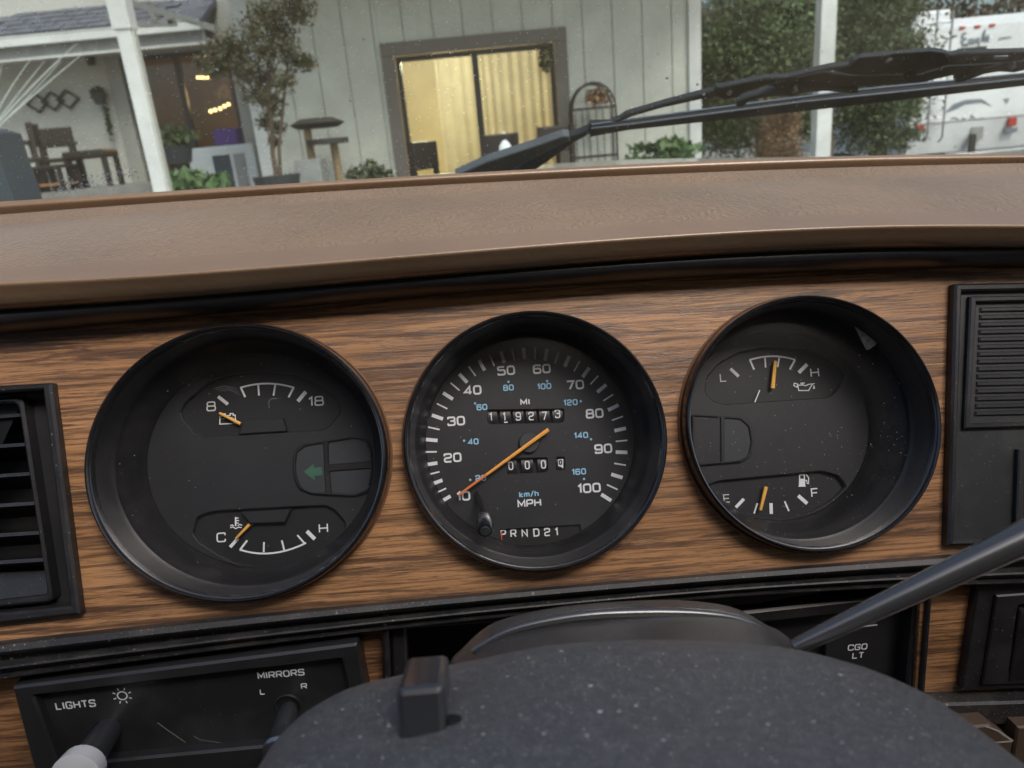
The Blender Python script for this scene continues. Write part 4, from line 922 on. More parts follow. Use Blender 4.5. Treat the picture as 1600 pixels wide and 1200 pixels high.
wslab('adapter', [c3(905, 262), c3(940, 234), c3(1060, 222), c3(1070, 218), c3(1225, 207), c3(1280, 214), c3(1300, 240), c3(1275, 262), c3(1170, 290), c3(960, 294), c3(915, 284)], wn0 + .0175, .0015, M['wiper_lit'], .0007)
arm = wiper
part(arm, 'arm', slab(gpoly([c6(20, 382), c6(110, 342), c6(240, 300), c6(320, 272), c6(338, 272), c6(340, 286), c6(300, 304), c6(200, 352), c6(130, 400), c6(40, 420)], wn0 + .006), wn0 + .006, wn0 - .004, .001), M['wiper_grey'])
part(arm, 'arm_dark_rib', slab(gpoly([c6(341, 272), c6(362, 266), c6(391, 254), c6(392, 268), c6(350, 290), c6(275, 345), c6(190, 400), c6(140, 402), c6(210, 352), c6(300, 306)], wn0 + .003), wn0 + .003, wn0 - .005, .0008), M['wiper'])  # darker rib along the lower edge of the arm

# ---- unseen cab added to shade the dash: slotted roof, closed rear wall, part-closed doors
TL = Frame(O_T, LVL @ Vector((1, 0, 0)), LVL @ Vector((0, 0, 1)))      # level truck frame, N towards the driver
M['headliner'] = mat('tan_headliner', (.30, .22, .15), .9)
M['seat'] = mat('tan_seat_cloth', (.22, .14, .09), .9, bump=(300, .5))
cab = thing('unseen_cab_shell', 'unseen tan cab added to shade the dash, slotted roof, doors and bench seat', 'cab', TL, (0, 0, .6))
part(cab, 'roof', join(box(-.72, 1.25, .60, .63, -.02, .10), box(-.72, 1.25, .60, .63, .58, 1.30)), M['headliner'])  # gap between the two panels lets overhead light onto the dash
part(cab, 'rear_wall', box(-.72, 1.25, -.9, .597, 1.25, 1.28), M['headliner'])  # kept windowless so the gauge lenses reflect something dark
part(cab, 'door', join(box(-.75, -.722, -.9, -.02, -.10, 1.24), box(-.75, -.722, -.019, .597, .55, 1.24)), M['headliner'])  # rear half closed to cut sky reflections in the gauge lenses
part(cab, 'door', join(box(1.252, 1.28, -.9, -.02, -.10, 1.24), box(1.252, 1.28, -.019, .597, .75, 1.24)), M['headliner'])
part(cab, 'bench_seat', join(bbox(-.65, 1.15, -.45, -.28, .55, 1.05, .04), bbox(-.65, 1.15, -.30, .18, 1.06, 1.22, .05)), M['seat'])
part(cab, 'cab_floor', box(-.72, 1.25, -.93, -.9, -.1, 1.28), M['seat'])
# ---- dashboard
dash = thing('dashboard', 'dashboard with tan padded top and woodgrain instrument fascia', 'dashboard', TF, (0, 0, -.02))
XS = [-420, -260, -120, 0, 200, 400, 600, 800, 1000, 1200, 1400, 1600, 1760, 1900, 2200, 2600]
def curve(vals):   # values at 0,400,800,1200,1600
    xs = [0, 400, 800, 1200, 1600]; co = np.polyfit(xs, vals, 3); lin = lambda x: float(np.polyval(co, x))
    out = []
    for x in XS:
        if x < 0: out.append(lin(0) + (lin(0) - lin(100)) / 100 * (-x))
        elif x > 1600: out.append(lin(1600) + (lin(1600) - lin(1500)) / 100 * (x - 1600))
        else: out.append(lin(x))
    return out
lip = curve([315, 290, 266, 248, 240]); grv = curve([332, 303, 281, 262, 252.5]); rdg = curve([345, 313, 294, 274, 266])
edg = curve([441, 419, 384, 360, 351]); bot = curve([476, 449, 410, 388, 378]); tbot = curve([522, 485, 453, 428, 416])
wbot = curve([1002, 961, 921, 890, 858])
from mathutils import geometry as mg
def station(i):
    x = XS[i]; p = []
    L_ = TF.P(x, lip[i], -.0910); hh = (grv[i] - lip[i]) / 17; Q = lambda dy, n: TF.P(x, grv[i] + dy * hh, n)
    R_ = Q(27, -.0520)
    E_ = TF.P(x, edg[i], .026); B_ = TF.P(x, bot[i], .019)
    p.append(L_ + Vector((0, -.04, -.01))); p.append(L_ + Vector((0, -.008, -.004))); p.append(L_ + Vector((0, -.0006, -.0015)))
    p.append(L_); p.append(Q(-14, -.0894)); p.append(Q(-10, -.0889)); p.append(Q(-7, -.0894)); p.append(Q(-2, -.0910)); p.append(Q(4, -.0930))
    p.append(Q(4, -.0920) + Vector((0, -.0040, 0))); p.append(Q(4, -.0865) + Vector((0, -.0046, 0))); p.append(Q(3.6, -.0848) + Vector((0, -.0010, 0)))
    p.append(Q(3.2, -.0830)); p.append(Q(4.2, -.0795)); p.append(Q(6, -.0765)); p.append(Q(10, -.0742)); p.append(Q(14, -.0723)); p.append(Q(18, -.0705)); p.append(Q(21, -.0675)); p.append(Q(23.5, -.0620))
    p.append(R_)
    for k in range(1, 12):
        u = k / 12; q = R_.lerp(E_, u); q = q + Vector((0, .0024 * math.sin(math.pi * u), .0012 * math.sin(math.pi * u))); p.append(q)
    for k in range(6):
        u = k / 5; a = R_.lerp(E_, .965); q = a * (1 - u) ** 2 + (E_ + Vector((0, 0, .0008))) * 2 * u * (1 - u) + E_.lerp(B_, .22) * u * u; p.append(q)
    p.append(E_.lerp(B_, .6)); p.append(B_.lerp(E_, .08)); p.append(B_ + Vector((0, -.0006, -.0014))); p.append(B_ + Vector((0, -.0005, -.02)))
    return p
def loft(stations, sub=4):
    A = np.array([[tuple(q) for q in s] for s in stations]); n, m, _ = A.shape
    # Catmull-Rom between stations
    out = []
    for i in range(n - 1):
        p0, p1, p2, p3 = A[max(i - 1, 0)], A[i], A[i + 1], A[min(i + 2, n - 1)]
        for k in range(sub):
            u = k / sub; out.append(.5 * ((2 * p1) + (-p0 + p2) * u + (2 * p0 - 5 * p1 + 4 * p2 - p3) * u * u + (-p0 + 3 * p1 - 3 * p2 + p3) * u ** 3))
    out.append(A[-1]); A = np.array(out); n = len(A)
    V = [tuple(v) for v in A.reshape(-1, 3)]
    f = [(i * m + j, (i + 1) * m + j, (i + 1) * m + j + 1, i * m + j + 1) for i in range(n - 1) for j in range(m - 1)]
    f += [tuple(range(m)), tuple(range((n - 1) * m, n * m))[::-1]]
    return V, f
pad = part(dash, 'dash_pad', loft([station(i) for i in range(len(XS))]), M['pad'], smooth=True, angle=60)
pad.data.materials.append(M['pad_front'])
for pl_ in pad.data.polygons:
    if pl_.center.z > .0355 and abs(pl_.normal.z) > .45: pl_.material_index = 1
    if pl_.center.z < -.0675 and abs(pl_.normal.z) > .45: pl_.material_index = 1
dt = [TF.loc(lvl(x_, y_, z_)) for z_ in (.066, .058) for x_, y_ in ((-.74, .11), (1.0, .11), (1.0, .50), (-.74, .50))]
part(dash, 'dash_top', (dt, [(0, 1, 2, 3), (7, 6, 5, 4), (0, 4, 5, 1), (1, 5, 6, 2), (2, 6, 7, 3), (3, 7, 4, 0)]), M['pad_front'])
def trim_st(i):
    x = XS[i]
    out = []
    for u, n in ((-.02, -.01), (-.02, .004), (.08, .005), (.13, .0090), (.19, .0115), (.27, .0128), (.38, .0133), (.50, .0129), (.62, .0116), (.75, .0094), (.88, .0062), (.97, .002), (1.0, -.003), (1.0, -.01)):
        out.append(TF.P(x, (bot[i] - 2) * (1 - u) + tbot[i] * u, n))
    return out
part(dash, 'upper_trim', loft([trim_st(i) for i in range(len(XS))]), M['trim_clean'], smooth=True, angle=50)
# fascia with openings
WN = -.0038
GA = [(-.1218, .0, .0600, .0568), (0, 0, .0552, .0546), (.1180, 0, .0552, .0552)]   # ring centre and outer radii
def ellipse(c, k=1.0, seg=96): return [(c[0] + c[2] * k * math.cos(2 * math.pi * i / seg), c[1] + c[3] * k * math.sin(2 * math.pi * i / seg)) for i in range(seg)]
# refine each ring against its outline in the photograph
targ = [(133, 607, 505, 943), (629, 1043, 485, 895), (1069, 1469, 461, 865)]
def topx(p):
    q = W.transposed() @ (TF.w(p) - EYE); return 800 - F * q.x / q.z, 600 + F * q.y / q.z
RINGN = .003
for gi in range(3):
    c = list(GA[gi])
    for it in range(6):
        pts = [topx((x_, y_, RINGN)) for x_, y_ in ellipse(c)]
        xa, xb = min(p[0] for p in pts), max(p[0] for p in pts); ya, yb = min(p[1] for p in pts), max(p[1] for p in pts); T_ = targ[gi]
        s = TF.mpp((T_[0] + T_[1]) / 2, (T_[2] + T_[3]) / 2, RINGN)
        c[0] += ((T_[0] + T_[1]) - (xa + xb)) / 2 * s; c[1] -= ((T_[2] + T_[3]) - (ya + yb)) / 2 * s
        c[2] += ((T_[1] - T_[0]) - (xb - xa)) / 2 * s; c[3] += ((T_[3] - T_[2]) - (yb - ya)) / 2 * s
    GA[gi] = tuple(c)
outer = [tuple(TF.P(x, y - 6, WN)[:2]) for x, y in zip(XS, tbot)] + [tuple(TF.P(x, y + 4, WN)[:2]) for x, y in list(zip(XS, wbot))[::-1]]
vent_hole = pxpoly(TF, [(-150, 610), (76, 600), (118, 960), (-150, 985)], WN)
rp_hole = pxpoly(TF, [(1500, 452), (1850, 446), (1850, 838), (1490, 845)], WN)
part(dash, 'wood_fascia', panel(outer, [ellipse(g, .975) for g in GA] + [vent_hole, rp_hole], WN, WN - .004, .0003), M['wood'])
for g in GA:
    a0 = 0
    ring_ = [(1.0, 1)]
    q = join(lathe(0, 0, [(1.018, WN + .0006), (1.010, WN + .0013), (.99, WN + .0004)], seg=96)); V = [(g[0] + v[0] * g[2], g[1] + v[1] * g[3], v[2]) for v in q[0]]
    part(dash, 'cutout_edge', (V, q[1]), mat('cut_edge_brown', (.20, .10, .055), .6) if 'cutm' not in M else M['cutm'], smooth=True)
# backing so nothing shows through
part(dash, 'inner_shell', join(box(-.45, .45, -.13, .06, -.075, -.07), box(-.45, .45, .062, .066, -.069, -.012)), M['dark'])
# ledge molding under the wood
l2 = curve([1062, 1010, 962, 930, 912])
def ledge_st(i):
    x = XS[i]; out = []
    for u, n in ((-.02, -.012), (-.02, WN + .002), (.02, .001), (.10, .0045), (.28, .0055), (.36, .0045), (.40, .0010), (.50, .0000), (.56, .0045), (.66, .0070), (.72, .0072), (.78, .0050), (.82, .0030), (.90, .0050), (.97, .0075), (1.0, .0060), (1.01, -.012)):
        out.append(TF.P(x, wbot[i] * (1 - u) + l2[i] * u, n))
    return out
part(dash, 'lower_ledge', loft([ledge_st(i) for i in range(len(XS))]), M['ledge'], smooth=True, angle=35)

# ---- lower panel (upright)
LN = -.004
lw = [(-200, 1075), (8, 1062), (600, 985), (638, 965), (640, 1260), (-200, 1290)]
low = thing('lower_dash_panel', 'woodgrain strip of the lower dashboard behind the column', 'panel', LF, (0, -.05, LN))
part(low, 'wood_panel', slab(pxpoly(LF, [(-200, 1060), (612, 975), (605, 1290), (-200, 1320)], LN), LN, LN - .006, .0003), M['wood'])
part(low, 'wood_panel', slab(pxpoly(LF, [(1440, 902), (1800, 870), (1800, 1085), (1428, 1112)], LN), LN, LN - .006, .0003), M['wood'])
part(low, 'side_trim', slab(pxpoly(LF, [(597, 968), (607, 966), (620, 1290), (604, 1290)], LN + .004), LN + .006, LN - .006, .001), M['trim'])
part(low, 'side_trim', slab(pxpoly(LF, [(609, 968), (634, 963), (642, 1290), (622, 1290)], LN + .002), LN + .002, LN - .008, .001), M['trim'])
part(low, 'side_trim', slab(pxpoly(LF, [(1452, 915), (1459, 912), (1443, 1120), (1436, 1110)], LN + .002), LN + .002, LN - .008, .0006), M['trim'])
part(low, 'cavity', box(-.45, .45, -.22, .02, -.09, -.085), M['dark'])
part(low, 'cavity_top', box(-.45, .45, -.006, -.003, -.084, -.03), M['dark'])
part(low, 'lower_rail', slab(pxpoly(LF, [(1380, 1098), (1800, 1086), (1800, 1122), (1380, 1134)], LN + .006), LN + .008, LN - .006, .001), M['ledge'])
# black cross rail behind the column
part(low, 'cross_rail', slab(pxpoly(LF, [(636, 962), (1300, 900), (1800, 878), (1800, 905), (1300, 925), (1190, 945), (636, 984)], LN - .004), LN - .004, LN - .012, .001), M['trim_clean'])
part(low, 'chalk_mark', pxline(LF, [(668, 1002), (671, 982), (677, 979), (680, 988), (672, 993), (688, 1000)], 2.0, -.084), M['grey_scuff'])

# ---- switch panel: LIGHTS / MIRRORS
swp = thing('light_switch_panel', 'black switch panel reading LIGHTS and MIRRORS below the left gauge', 'switch panel', LF, tuple(LF.P(300, 1110, 0)))
def lp(pts, n): return pxpoly(LF, pts, n)
fr_o = [(18, 1076), (558, 1006), (572, 1062), (470, 1186), (60, 1320), (52, 1290)]
fo = [(18, 1074), (558, 1006), (566, 1180), (62, 1215)]; fi = [(50, 1089), (536, 1029), (546, 1150), (88, 1190)]
part(swp, 'bezel', panel(rounded(lp([(18, 1074), (558, 1006), (590, 1180), (62, 1240)], .006), .0008), [rounded(lp([(52, 1088), (534, 1030), (560, 1152), (92, 1196)], .006), .0008)], .006, LN, .0009), M['trim_clean'], smooth=False)
part(swp, 'plate', slab(lp([(44, 1080), (545, 1020), (575, 1165), (80, 1205)], .0015), .0015, LN, 0), mat('switch_plate', (.016, .017, .019), .38, bump=(1200, .15), dust=([(700, .15)], (.3, .3, .3), 18, .35, .3)))
pn = .0018
for s, px, py, h_, as_ in (('LIGHTS', 118, 1101, 15, .72), ('MIRRORS', 439, 1053, 13, .80), ('L', 410, 1081, 11, .85), ('R', 475, 1072, 11, .95)):
    part(swp, 'lettering', text(LF, s, px, py, h_, pn, as_, .21, .33, rot=0.0), M['white'])
cc = LF.P(191, 1087, pn); mp_ = LF.mpp(191, 1087, pn)
g = [ribbon(circle(cc.x, cc.y, 7.5 * mp_, 20), 2.2 * mp_, pn, True)]
for k in range(8):
    a = k * math.pi / 4 + .35
    g.append(ribbon([(cc.x + 11 * mp_ * math.cos(a), cc.y + 11 * mp_ * math.sin(a)), (cc.x + 15.5 * mp_ * math.cos(a), cc.y + 15.5 * mp_ * math.sin(a))], 2 * mp_, pn))
part(swp, 'light_symbol', join(*g), M['white'])
part(swp, 'scuff', join(pxline(LF, [(246, 1129), (262, 1141), (290, 1160)], 2.2, pn), pxline(LF, [(303, 1150), (312, 1156), (340, 1160), (362, 1164)], 1.6, pn)), M['grey_scuff'])
# knob of the light switch
a = LF.P(170, 1140, 0.002); b = LF.P(112, 1222, .032)
lk = part(swp, 'light_knob', tube([a, a.lerp(b, .2), a.lerp(b, .5), a.lerp(b, .68)], [.0050, .0054, .0056, .0060], 24), M['knob'], smooth=True)
part(swp, 'knob_cap', tube([a.lerp(b, .66), a.lerp(b, .69), a.lerp(b, .9), a.lerp(b, .95)], [.0066, .0082, .0088, .004], 24), M['cap_pale'], parent=lk, smooth=True)
# mirror lever
c = LF.P(450, 1102, pn); r0 = 20 * mp_
ml_ = part(swp, 'mirror_socket', lathe(c.x, c.y, [(r0 * 1.1, .0018), (r0 * 1.02, .0027), (r0 * .9, .0022), (r0 * .85, .00185)], seg=32), M['trim_clean'], smooth=True)
part(swp, 'socket_hole', ([(c.x + r0 * .86 * math.cos(k * math.pi / 12), c.y + r0 * .86 * math.sin(k * math.pi / 12), .0020) for k in range(24)], [tuple(range(24))]), M['dark'], parent=ml_)
a = LF.P(452, 1105, .004); b = LF.P(432, 1190, .03)
part(swp, 'mirror_lever', tube([a, a.lerp(b, .15), a.lerp(b, .7), b], [.003, .0042, .0052, .0056], 20), M['knob'], smooth=True)
part(swp, 'lever_ring', tube([a.lerp(b, .74), a.lerp(b, .78), a.lerp(b, .84)], [.0056, .0062, .0058], 20), M['steel'], smooth=True)

# ---- cargo light switch panel behind the column
cg = thing('cargo_switch_panel', 'black switch panel reading CGO LT right of the column', 'switch panel', LF, tuple(LF.P(1320, 1000, -.008)))
part(cg, 'bezel', panel(lp([(1150, 958), (1452, 925), (1436, 1115), (1150, 1130)], -.006), [lp([(1180, 975), (1428, 948), (1415, 1090), (1180, 1110)], -.006)], -.006, -.02, .001), M['trim'])
part(cg, 'plate', slab(lp([(1160, 965), (1440, 940), (1425, 1110), (1160, 1125)], -.014), -.014, -.02, 0), M['trim_clean'])
part(cg, 'rocker', slab(lp([(1290, 985), (1372, 976), (1366, 1080), (1290, 1085)], -.010), -.010, -.016, .0004), M['trim_clean'])
for s, px, py in (('CGO', 1340, 1011), ('LT', 1341, 1024)):
    part(cg, 'lettering', text(LF, s, px, py, 11, -.0098, .85, .2, .34), M['white'])
# ---- right lower box
rb = thing('ash_tray_bezel', 'black framed recess in the lower woodgrain at the right edge', 'trim', LF, tuple(LF.P(1560, 1000, 0)))
part(rb, 'frame', panel(rounded(lp([(1536, 920), (1800, 900), (1800, 1078), (1510, 1086)], .003), .0005), [rounded(lp([(1578, 934), (1780, 920), (1780, 1050), (1562, 1058)], .003), .0015)], .000, LN, .0007), M['trim'])
part(rb, 'inner_frame', panel(rounded(lp([(1556, 930), (1790, 912), (1790, 1062), (1534, 1070)], .001), .0005), [rounded(lp([(1590, 945), (1770, 930), (1770, 1048), (1576, 1052)], .001), .001)], .0015, -.002, .0006), M['trim'])
part(rb, 'slider', bbox(*(lambda a, b: (a.x, b.x, b.y, a.y))(LF.P(1588, 948, 0), LF.P(1700, 1050, 0)), -.006, .0022, .001), M['gloss'])
# brown lower corner
br = thing('lower_brown_trim', 'scuffed brown plastic trim at the lower right corner', 'trim', LF, tuple(LF.P(1570, 1170, .01)))
part(br, 'tray_edge', slab(lp([(1480, 1138), (1548, 1133), (1584, 1160), (1560, 1300), (1480, 1300)], .012), .012, -.01, .0008), M['brown_low'])
part(br, 'scuffed_edge', join(pxline(LF, [(1500, 1163), (1548, 1161), (1582, 1158)], 3, .0124), pxline(LF, [(1540, 1135), (1560, 1142), (1583, 1158)], 2.5, .0124)), mat('pale_scuff', (.42, .38, .33), .8))
part(br, 'side_panel', slab(lp([(1590, 1136), (1800, 1125), (1800, 1300), (1566, 1300)], .010), .010, -.01, .0008), M['brown_low'])

# ================================================================== INSTRUMENTS
def zL(x, y): return (120 + x / 2.554, 490 + y / 2.554)
def zM(x, y): return (610 + x / 2.727, 470 + y / 2.727)
def zR(x, y): return (1050 + x / 2.727, 440 + y / 2.727)
DN = -.030      # dial plane
PN = DN + .0002
def gauge_body(t, g, rd, lensn=-.012, sh=0.0):
    R = 1.0
    def L_(prof, seg=128):
        q = lathe(0, 0, prof, seg=seg); return [(g[0] + (v[0] + (sh if v[2] < -.02 else 0)) * g[2], g[1] + v[1] * g[3], v[2]) for v in q[0]], q[1]
    part(t, 'bezel_ring', L_([(.985, WN - .001), (1.0, WN + .001), (1.0, .0015), (.996, .0036), (.986, .0052), (.973, .0058), (.961, .0052), (.954, .0036), (.949, .0012)]), M['gloss'], smooth=True, angle=60)
    tb_ = part(t, 'bezel_tube', L_([(.949, .0012), (.946, -.001), (.934, -.008), (.926, lensn - .001), (.912, lensn - .0025), (rd + .012, DN + .006), (rd, DN + .003), (rd, DN - .004)]), M['tube'], smooth=True, angle=35)
    # lens, gently domed
    part(t, 'lens', L_([(.927, lensn), (.7, lensn + .0010), (.4, lensn + .0017), (.0001, lensn + .002)]), M['lens'], smooth=True)
    return L_
def gcircle(g, rd, seg=96): return [(g[0] + rd * g[2] * math.cos(2 * math.pi * k / seg), g[1] + rd * g[3] * math.sin(2 * math.pi * k / seg)) for k in range(seg)]
def P2(z, pts, n): return pxpoly(TF, [z(*p) for p in pts], n)
def strip(z, pts, w, n, m, t, name, parent=None, scale=1, closed=False):
    q = [TF.P(*z(*p), n) for p in pts]; c = z(*pts[0]); return ribbon(q, w / (2.554 if z is zL else 2.727) * TF.mpp(c[0], c[1], n), n, closed)
def needle(t, z, a, b, w0, w1, n, m, name='needle', h=.0012):
    A_, B_ = TF.P(*z(*a), n), TF.P(*z(*b), n); c = z(*a); s = TF.mpp(c[0], c[1], n) / 2.6
    d = (B_ - A_).normalized(); p = Vector((-d.y, d.x, 0))
    V = [A_ + p * w0 * s / 2, A_ - p * w0 * s / 2, B_ - p * w1 * s / 2, B_ + p * w1 * s / 2]; V += [v - Vector((0, 0, h)) for v in V]
    ridge = [A_ + Vector((0, 0, .0003)), B_ + Vector((0, 0, .0003))]
    V += ridge
    return part(t, name, (V, [(0, 8, 9, 3), (8, 1, 2, 9), (7, 6, 5, 4), (0, 4, 5, 1), (1, 5, 6, 2), (2, 6, 7, 3), (3, 7, 4, 0), (0, 1, 8), (2, 3, 9)]), m)
# ---------------- left gauge
g = GA[0]
gl = thing('volt_temperature_gauge', 'large left round gauge with 8 to 18 volt scale and C to H temperature scale', 'gauge', TF, (g[0], g[1], WN), 'round instruments in the woodgrain fascia')
gauge_body(gl, g, .84)
up_w = rounded(P2(zL, [(412, 392), (432, 355), (520, 280), (610, 245), (740, 228), (860, 243), (960, 285), (1040, 345), (1052, 392), (1015, 440), (985, 462), (940, 466), (500, 490), (470, 480), (425, 425)], DN), .0012, 3)
lo_w = rounded(P2(zL, [(462, 880), (478, 815), (520, 796), (560, 788), (990, 766), (1030, 785), (1072, 835), (1066, 870), (1010, 925), (925, 972), (830, 1002), (720, 1012), (640, 1000), (560, 960), (490, 915)], DN), .0012, 3)
df = part(gl, 'dial_face', panel(gcircle(g, .845), [up_w, lo_w], DN, DN - .003, .0005), M['dial'])
part(gl, 'scale_window', slab(offset(ccw(up_w), .001), DN - .0024, DN - .004), M['dial_deep'])
part(gl, 'scale_window', slab(offset(ccw(lo_w), .001), DN - .0024, DN - .004), M['dial_deep'])
WP = DN - .0021
# raised tabs
part(gl, 'needle_cover', slab(P2(zL, [(645, 482), (668, 424), (822, 418), (838, 470)], DN + .001), DN + .0012, DN - .003, .0004), M['dial'])
part(gl, 'needle_cover', slab(P2(zL, [(655, 792), (690, 838), (830, 834), (855, 780)], DN + .0008), DN + .0008, DN - .003, .0004), M['dial'])
# turn signal block
tr_ = part(gl, 'lamp_housing', panel(rounded(P2(zL, [(862, 600), (868, 548), (900, 522), (1100, 492), (1158, 500), (1178, 540), (1182, 640), (1165, 712), (1110, 730), (940, 720), (888, 700), (868, 660)], DN + .001), .001, 3),
     [rounded(P2(zL, [(874, 605), (880, 555), (912, 530), (984, 518), (992, 715), (935, 712), (895, 690), (878, 650)], DN + .001), .0008), rounded(P2(zL, [(1005, 514), (1110, 498), (1150, 510), (1168, 545), (1172, 588), (1006, 602)], DN + .001), .0008), rounded(P2(zL, [(1010, 630), (1174, 618), (1160, 700), (1115, 720), (1018, 716)], DN + .001), .0008)], DN + .0016, DN + .0001, .0004), M['tube'])
for pl in ([(874, 605), (880, 555), (912, 530), (984, 518), (992, 715), (935, 712), (895, 690), (878, 650)], [(1005, 514), (1110, 498), (1150, 510), (1168, 545), (1172, 588), (1006, 602)], [(1010, 630), (1174, 618), (1160, 700), (1115, 720), (1018, 716)]):
    part(gl, 'lamp_lens', slab(offset(ccw(P2(zL, pl, DN)), .0003), DN + .0008, DN - .001, 0), M['lens_grey'])
ar = P2(zL, [(905, 632), (945, 600), (945, 616), (978, 612), (980, 645), (948, 648), (950, 666)], DN + .001)
part(gl, 'arrow_symbol', ([(a_, b_, DN + .00095) for a_, b_ in ar], [tuple(range(7))]), M['green'])
def ST(z, pts, w, n=None): return strip(z, pts, w, n if n is not None else WP, None, None, '')
def arcpts(pts, n=10):   # quadratic through 3 points
    a_, b_, c_ = [Vector(p) for p in pts]; m_ = b_ * 2 - (a_ + c_) / 2
    return [tuple(a_ * (1 - u) ** 2 + m_ * 2 * u * (1 - u) + c_ * u * u) for u in [k / n for k in range(n + 1)]]
part(gl, 'scale_marks', join(ST(zL, arcpts([(652, 296), (760, 279), (868, 296)]), 7), ST(zL, [(655, 296), (672, 333)], 8), ST(zL, [(724, 285), (727, 327)], 7, WP + 2e-5), ST(zL, [(792, 284), (785, 327)], 7, WP + 2e-5), ST(zL, [(865, 296), (845, 334)], 8, WP + 2e-5)), M['white'])
part(gl, 'scale_marks', ST(zL, [(564, 331), (603, 362)], 13), M['white_dim']); part(gl, 'scale_marks', ST(zL, [(914, 312), (882, 350)], 15), M['white'])
part(gl, 'numeral', text(TF, '8', *zL(536, 370), 41 / 2.554, WP, .95, .16), M['white_dim']); part(gl, 'numeral', text(TF, '18', *zL(954, 349), 41 / 2.554, WP, .95, .18, .34), M['white'])
bt = [(571, 410), (583, 408), (583, 400), (593, 400), (593, 408), (612, 406), (612, 399), (624, 399), (624, 406), (632, 405), (634, 438), (571, 441)]
part(gl, 'battery_symbol', join(ST(zL, bt + [bt[0]], 4), ST(zL, [(577, 420), (590, 419)], 3), ST(zL, [(612, 420), (626, 418)], 3), ST(zL, [(619, 412), (620, 426)], 3, WP + 2e-5)), M['white'])
needle(gl, zL, (568, 397), (652, 440), 9, 12, DN + .0004, M['amber'])
part(gl, 'scale_marks', join(ST(zL, arcpts([(650, 942), (780, 956), (915, 915)]), 7), ST(zL, [(652, 942), (680, 905)], 8, WP + 2e-5), ST(zL, [(746, 952), (747, 912)], 7, WP + 2e-5), ST(zL, [(828, 944), (818, 905)], 7, WP + 2e-5), ST(zL, [(910, 918), (880, 884)], 7, WP + 2e-5)), M['white'])
part(gl, 'scale_marks', join(ST(zL, [(612, 932), (644, 896)], 13), ST(zL, [(918, 868), (950, 900)], 15)), M['white'])
part(gl, 'lettering', text(TF, 'C', *zL(576, 893), 40 / 2.554, WP, .95, .16), M['white']); part(gl, 'lettering', text(TF, 'H', *zL(984, 856), 38 / 2.554, WP, 1.0, .16), M['white'])
part(gl, 'coolant_symbol', join(ST(zL, [(634, 812), (634, 848)], 6), ST(zL, [(634, 816), (646, 816)], 4, WP + 2e-5), ST(zL, [(634, 826), (648, 826)], 4, WP + 2e-5), ST(zL, [(634, 836), (646, 836)], 4, WP + 2e-5), ST(zL, [(612, 847), (620, 843), (626, 848)], 4), ST(zL, [(642, 846), (650, 841), (660, 845)], 4), ST(zL, [(612, 855), (622, 851), (634, 858), (646, 852), (658, 854)], 4)), M['white'])
needle(gl, zL, (634, 898), (688, 842), 8, 12, DN + .0004, M['amber'])
part(gl, 'lens_scratch', join(*[strip(zL, [(560 + 3 * k, 285 + 2 * k), (640 + 2 * k, 322 + 3 * k)], .5, -.0118, None, None, '') for k in range(0)])) if False else None
# ---------------- speedometer
g = GA[1]
gs_ = thing('speedometer', 'round speedometer marked 10 to 100 MPH with orange needle and odometer', 'speedometer', TF, (g[0], g[1], WN), 'round instruments in the woodgrain fascia')
gauge_body(gs_, g, .875)
odo_w = rounded(P2(zM, [(416, 466), (738, 462), (738, 508), (730, 518), (424, 524), (416, 518)], DN), .0006, 2)
tr_w = rounded(P2(zM, [(498, 674), (668, 669), (670, 722), (660, 730), (500, 738)], DN), .0006, 2)
tr_w2 = rounded(P2(zM, [(708, 668), (742, 667), (742, 718), (708, 722)], DN), .0006, 2)
prn_w = P2(zM, [(468, 976), (806, 956), (815, 1000), (812, 1008), (730, 1030), (620, 1042), (480, 1044)], DN)
df = part(gs_, 'dial_face', panel(gcircle(g, .878), [odo_w, tr_w, tr_w2, prn_w], DN, DN - .004, .0004), M['dial'])
ang = [210.5, 188.4, 160.7, 133.1, 106.4, 80.3, 53.9, 26.6, -1.8, -32.2]; rds = [417, 423, 417, 415, 410, 409, 406, 398, 391, 385]
maj, mnr = [], []
for k in range(37):
    u = k / 4; i0 = min(8, int(u)); fr = u - i0
    a = rad(ang[i0] * (1 - fr) + ang[i0 + 1] * fr); r = rds[i0] * (1 - fr) + rds[i0 + 1] * fr
    L1 = 25 if k % 2 == 0 else 25
    pts = [(594 + (r - L1) * math.cos(a), 633 - (r - L1) * math.sin(a)), (594 + (r + L1) * math.cos(a), 633 - (r + L1) * math.sin(a))]
    (maj if k % 2 == 0 else mnr).append(strip(zM, pts, 15 if k % 2 == 0 else 6.5, PN, None, None, ''))
part(gs_, 'tick_marks', join(*maj), M['white'], parent=df); part(gs_, 'tick_marks', join(*mnr), M['white'], parent=df)
for s, x_, y_ in (('10', 310, 832), ('20', 265, 668), ('30', 280, 512), ('40', 350, 381), ('50', 493, 297), ('60', 645, 290), ('70', 787, 358), ('80', 870, 480), ('90', 907, 630), ('100', 846, 798)):
    part(gs_, 'numeral', text(TF, s, *zM(x_, y_), 43 / 2.727, PN, .86, .235, .36), M['white'], parent=df)
for s, x_, y_ in (('20', 385, 755), ('40', 353, 600), ('60', 390, 453), ('80', 503, 370), ('100', 655, 364), ('120', 767, 433), ('140', 812, 573), ('160', 803, 728)):
    part(gs_, 'small_numeral', text(TF, s, *zM(x_, y_), 28 / 2.727, PN, .78, .25, .38), M['blue'], parent=df)
dots = []
